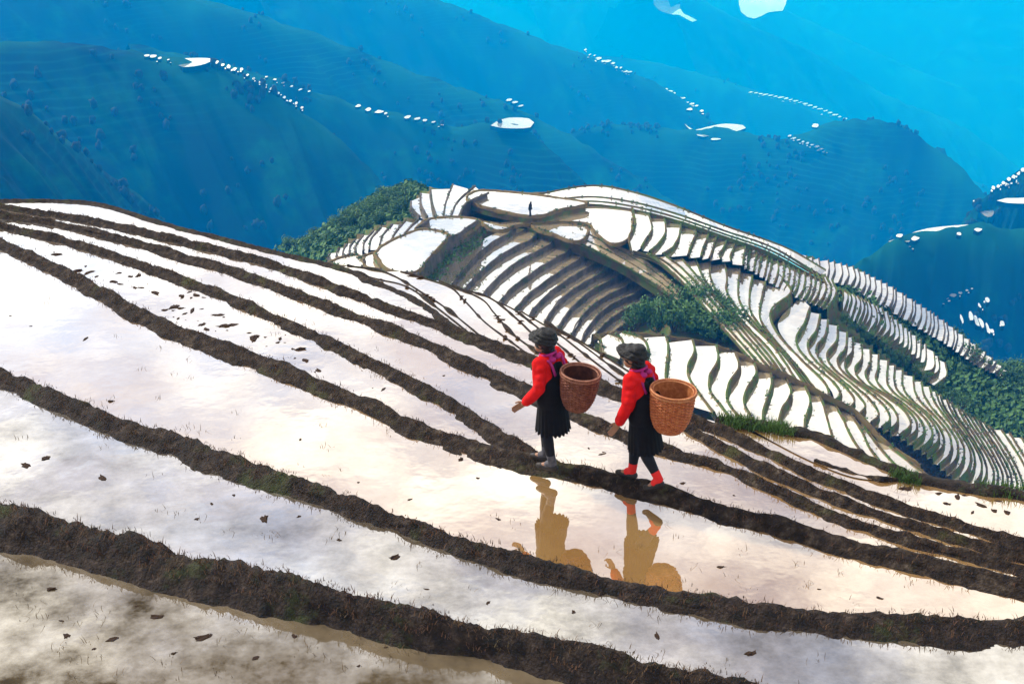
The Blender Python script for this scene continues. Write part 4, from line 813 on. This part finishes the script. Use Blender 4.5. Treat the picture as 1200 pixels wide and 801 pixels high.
    if style == 0: ball(bm, (hx+.0, 0, hz+.055), (.132, .12, .088), rot); ball(bm, (hx-.08, -.01, hz+.045), (.066, .082, .062)); ball(bm, (hx+.06, .01, hz+.03), (.08, .085, .075)); ball(bm, (hx+.01, -.05, hz+.085), (.07, .05, .05))
    else: ball(bm, (hx-.01, 0, hz+.07), (.14, .12, .06), rot); ball(bm, (hx-.10, -.01, hz+.07), (.068, .095, .045)); ball(bm, (hx+.07, 0, hz+.035), (.078, .092, .062)); ball(bm, (hx+.03, .03, hz+.095), (.08, .07, .035))
    hw = fuse('headwrap', bm, .008, 3, M['hair'], body)
    for v in hw.data.vertices:      # wound cloth: shallow turns and creases
        c = v.co; v.co += v.normal*(.0045*math.sin((c.z+.25*(c.x-hx)+.1*c.y)*170)+.010*fbm(c.x*16, c.y*16, c.z*16, 3))
    return body
def basket(loc, rz, tilt, r_top, r_mid, r_bot, hgt, mats, label, sho):
    """woven pack basket: stakes, woven rows, rolled rim, base and two shoulder straps"""
    root = empty('pack_basket', loc, rz); tag(root, label, 'basket', 'pack baskets on the women\'s backs')
    T = Matrix.Rotation(tilt, 4, 'Y')
    def prof(t):      # radius from bottom (0) to rim (1)
        return np.interp(t, [0, .08, .3, .65, .9, 1], [r_bot*.86, r_bot, (r_bot+r_mid)/2*1.04, r_mid, (r_mid+r_top)/2, r_top])
    NS = 30
    def tubes(paths, rad, closed, seg=5, flat=1.):
        V = []; Fc = []
        for P in paths:
            P = [Vector(p) for p in P]; n = len(P); k0 = len(V)
            for i, p in enumerate(P):
                d = (P[(i+1) % n]-P[i-1]) if closed else (P[min(i+1, n-1)]-P[max(i-1, 0)]); d.normalize()
                o_ = Vector((p.x, p.y, 0)); o_ = o_.normalized() if o_.length > 1e-6 else Vector((1, 0, 0)); o_ = (o_-d*o_.dot(d)).normalized(); b = d.cross(o_)
                for s in range(seg): a = s/seg*6.283; V.append(tuple(T @ (p+o_*rad*math.cos(a)+b*rad*flat*math.sin(a))))
            for i in range(n if closed else n-1):
                for s in range(seg): a_, b_ = k0+i*seg, k0+((i+1) % n)*seg; Fc.append((a_+s, a_+(s+1) % seg, b_+(s+1) % seg, b_+s))
        return mesh('m', V, Fc)
    st_ = [[(prof(t)*math.cos(q/NS*6.283), prof(t)*math.sin(q/NS*6.283), t*hgt) for t in np.linspace(0, 1, 12)] for q in range(NS)]
    o = link('stake', tubes(st_, .0055, False, 4, 1.6), mats[1], root); o['kind'] = 'stuff'
    rows = []; NR = 26; seg = NS*4
    for k in range(NR):
        t = .03+.93*k/(NR-1); ph = (k % 2)*math.pi
        rows.append([((prof(t)+.0065*math.cos(q/seg*NS*math.pi+ph))*math.cos(q/seg*6.283), (prof(t)+.0065*math.cos(q/seg*NS*math.pi+ph))*math.sin(q/seg*6.283), t*hgt+.0015*math.sin(q*1.7+k)) for q in range(seg)])
    o = link('woven_strip', tubes(rows, .0042, True, 4, 1.75), mats[0], root); o['kind'] = 'stuff'
    V = []; n_ = 40; ts = np.linspace(0.02, .97, 8)       # thin lining of split bamboo behind the weave
    for t in ts:
        for q in range(n_): V.append(tuple(T @ Vector(((prof(t)-.012)*math.cos(q/n_*6.283), (prof(t)-.012)*math.sin(q/n_*6.283), t*hgt))))
    V.append(tuple(T @ Vector((0, 0, .015)))); f = [(j*n_+q, j*n_+(q+1) % n_, (j+1)*n_+(q+1) % n_, (j+1)*n_+q) for j in range(7) for q in range(n_)]+[(q, len(V)-1, (q+1) % n_) for q in range(n_)]
    link('lining', mesh('lining', V, f), mats[2], root)
    rim = []
    for dz, dr in ((.0, .006), (-.022, .008), (-.011, -.012)): rim.append([((r_top+dr)*math.cos(q/96*6.283), (r_top+dr)*math.sin(q/96*6.283), hgt+dz) for q in range(96)])
    hx_ = [((r_top+.016*math.cos(q*.9))*math.cos(q/420*6.283), (r_top+.016*math.cos(q*.9))*math.sin(q/420*6.283), hgt-.01+.017*math.sin(q*.9)) for q in range(420)]
    me = tubes(rim, .0095, True, 6); o = link('rim', me, mats[3], root); link('rim_lashing', tubes([hx_], .0038, True, 4), mats[0], root)
    link('base', tubes([[((r_bot*.8)*math.cos(q/60*6.283), (r_bot*.8)*math.sin(q/60*6.283), -.004) for q in range(60)]], .012, True, 6), mats[1], root)
    for s in (-1, 1):
        P = catmull([Vector((-r_top*.93, s*.1, hgt*.86)), *[Vector(q) for q in sho(s)], Vector((-r_mid*.93, s*.09, hgt*.3))], 8)
        V = []
        for p in P: V += [(p[0], p[1]-.018, p[2]), (p[0], p[1]+.018, p[2])]
        o = link('strap', mesh('strap', V, [(2*i, 2*i+1, 2*i+3, 2*i+2) for i in range(len(P)-1)]), M['magenta'], root); sm = o.modifiers.new('t', 'SOLIDIFY'); sm.thickness = .008
    return root
def wick(name, a, b, c): return simple(name, [a, b, c], 26, .6, .3, 160, .35)
K2 = [wick('basket_weave_orange', (.26, .055, .016), (.42, .11, .032), (.55, .20, .07)), wick('basket_stake_orange', (.25, .07, .02), (.38, .12, .04), (.5, .2, .08)), wick('basket_lining_orange', (.22, .06, .018), (.34, .11, .03), (.5, .2, .07)), wick('basket_rim_orange', (.3, .09, .03), (.42, .16, .06), (.5, .24, .1))]
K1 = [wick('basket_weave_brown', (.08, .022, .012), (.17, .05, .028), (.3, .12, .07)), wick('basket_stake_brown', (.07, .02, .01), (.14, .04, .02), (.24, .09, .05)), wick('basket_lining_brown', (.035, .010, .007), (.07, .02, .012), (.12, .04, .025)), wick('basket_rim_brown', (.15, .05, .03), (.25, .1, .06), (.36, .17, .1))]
J1 = dict(pelvis=(.02, 0, .80), chest=(-.02, 0, 1.07), neck=(-.045, 0, 1.24), head=(-.085, 0, 1.355), hem=.43, flare=.62, sway=.02,
          lhip=(.02, -.08, .78), lknee=(.0, -.085, .43), lankle=(.075, -.075, .085), ltoe=(-.055, -.08, .03), rhip=(.02, .08, .78), rknee=(-.09, .08, .43), rankle=(-.085, .07, .085), rtoe=(-.215, .07, .03),
          lsho=(-.04, -.165, 1.185), lelb=(.0, -.225, .95), lwri=(-.16, -.215, .76), lhan=(-.24, -.21, .70), rsho=(-.04, .165, 1.185), relb=(.0, .22, .95), rwri=(-.05, .21, .73), rhan=(-.08, .2, .65))
J2 = dict(pelvis=(.02, 0, .80), chest=(-.03, 0, 1.07), neck=(-.065, 0, 1.24), head=(-.115, 0, 1.345), hem=.42, flare=.62, sway=.035,
          lhip=(.03, -.08, .78), lknee=(.07, -.085, .44), lankle=(.245, -.075, .155), ltoe=(.14, -.08, .035), rhip=(.01, .08, .78), rknee=(-.09, .08, .43), rankle=(-.115, .07, .085), rtoe=(-.245, .07, .03),
          lsho=(-.06, -.165, 1.185), lelb=(-.05, -.225, .94), lwri=(-.14, -.205, .73), lhan=(-.19, -.2, .65), rsho=(-.06, .165, 1.185), relb=(.0, .22, .95), rwri=(-.02, .21, .73), rhan=(-.03, .2, .64))
ROT = R(-31)
p1 = onz(np.array([644., 546.]), -6.5); p2 = onz(np.array([749., 567.]), -6.5)
w1 = woman(tuple(p1), ROT, J1, 'leading woman in red jacket and black skirt carrying a dark basket', 'greysock', 0)
w2 = woman(tuple(p2), ROT, J2, 'following woman in red jacket with bright red socks', 'redsock', 1)
def at_body(p, x, y, z):
    c, s = math.cos(ROT), math.sin(ROT); return (p[0]+c*x-s*y, p[1]+s*x+c*y, p[2]+z)
basket(at_body(p1, .285, 0, .715), ROT, R(6), .182, .178, .128, .365, K1, 'dark brown woven basket on the leading woman\'s back', lambda s: [(-.24, s*.11, .455), (-.335, s*.12, .40), (-.32, s*.13, .2)])
basket(at_body(p2, .28, 0, .665), ROT, R(4), .203, .2, .148, .40, K2, 'orange brown woven basket on the following woman\'s back', lambda s: [(-.27, s*.11, .50), (-.36, s*.12, .43), (-.33, s*.13, .24)])

# a tiny figure far off on the plateau
bm = bmesh.new()
cap(bm, (0, -.08, 0), (0, -.07, .8), .08, .1); cap(bm, (.12, .08, 0), (0, .07, .8), .08, .1); cap(bm, (0, 0, .8), (.05, 0, 1.3), .2, .2); cap(bm, (.05, .2, 1.3), (.2, .26, .85), .07, .05); cap(bm, (.05, -.2, 1.3), (.25, -.24, .9), .07, .05); cap(bm, (.06, 0, 1.35), (.08, 0, 1.5), .07, .07); ball(bm, (.09, 0, 1.58), (.12, .11, .14))
tp = fuse('person', bm, .035, 2, M['navy']); tp.location = tuple(onz(np.array([621., 253.]), -49.4)); tag(tp, 'tiny dark figure standing far off on the hilltop paddy', 'person')

# ------------------------------------------------------------------ valley haze
hz_me = bpy.data.meshes.new('haze'); bm = bmesh.new(); bmesh.ops.create_cube(bm, size=1, matrix=Matrix.Translation((0, 4000, -825)) @ Matrix.Diagonal((16000, 9200, 1656, 1))); bm.to_mesh(hz_me); bm.free()
hm = bpy.data.materials.new('valley_haze'); hm.use_nodes = True; nt = hm.node_tree; nt.nodes.clear(); o_ = N(nt, 'ShaderNodeOutputMaterial'); pv = N(nt, 'ShaderNodeVolumePrincipled')
pv.inputs['Color'].default_value = (.0, .345, 1.0, 1); pv.inputs['Absorption Color'].default_value = (.42, 1, 1, 1); pv.inputs['Density'].default_value = .00038; pv.inputs['Anisotropy'].default_value = 0.0
nt.links.new(pv.outputs[0], o_.inputs['Volume'])
hb = link('haze', hz_me, hm); tag(hb, 'blue haze filling the valley', kind='stuff')
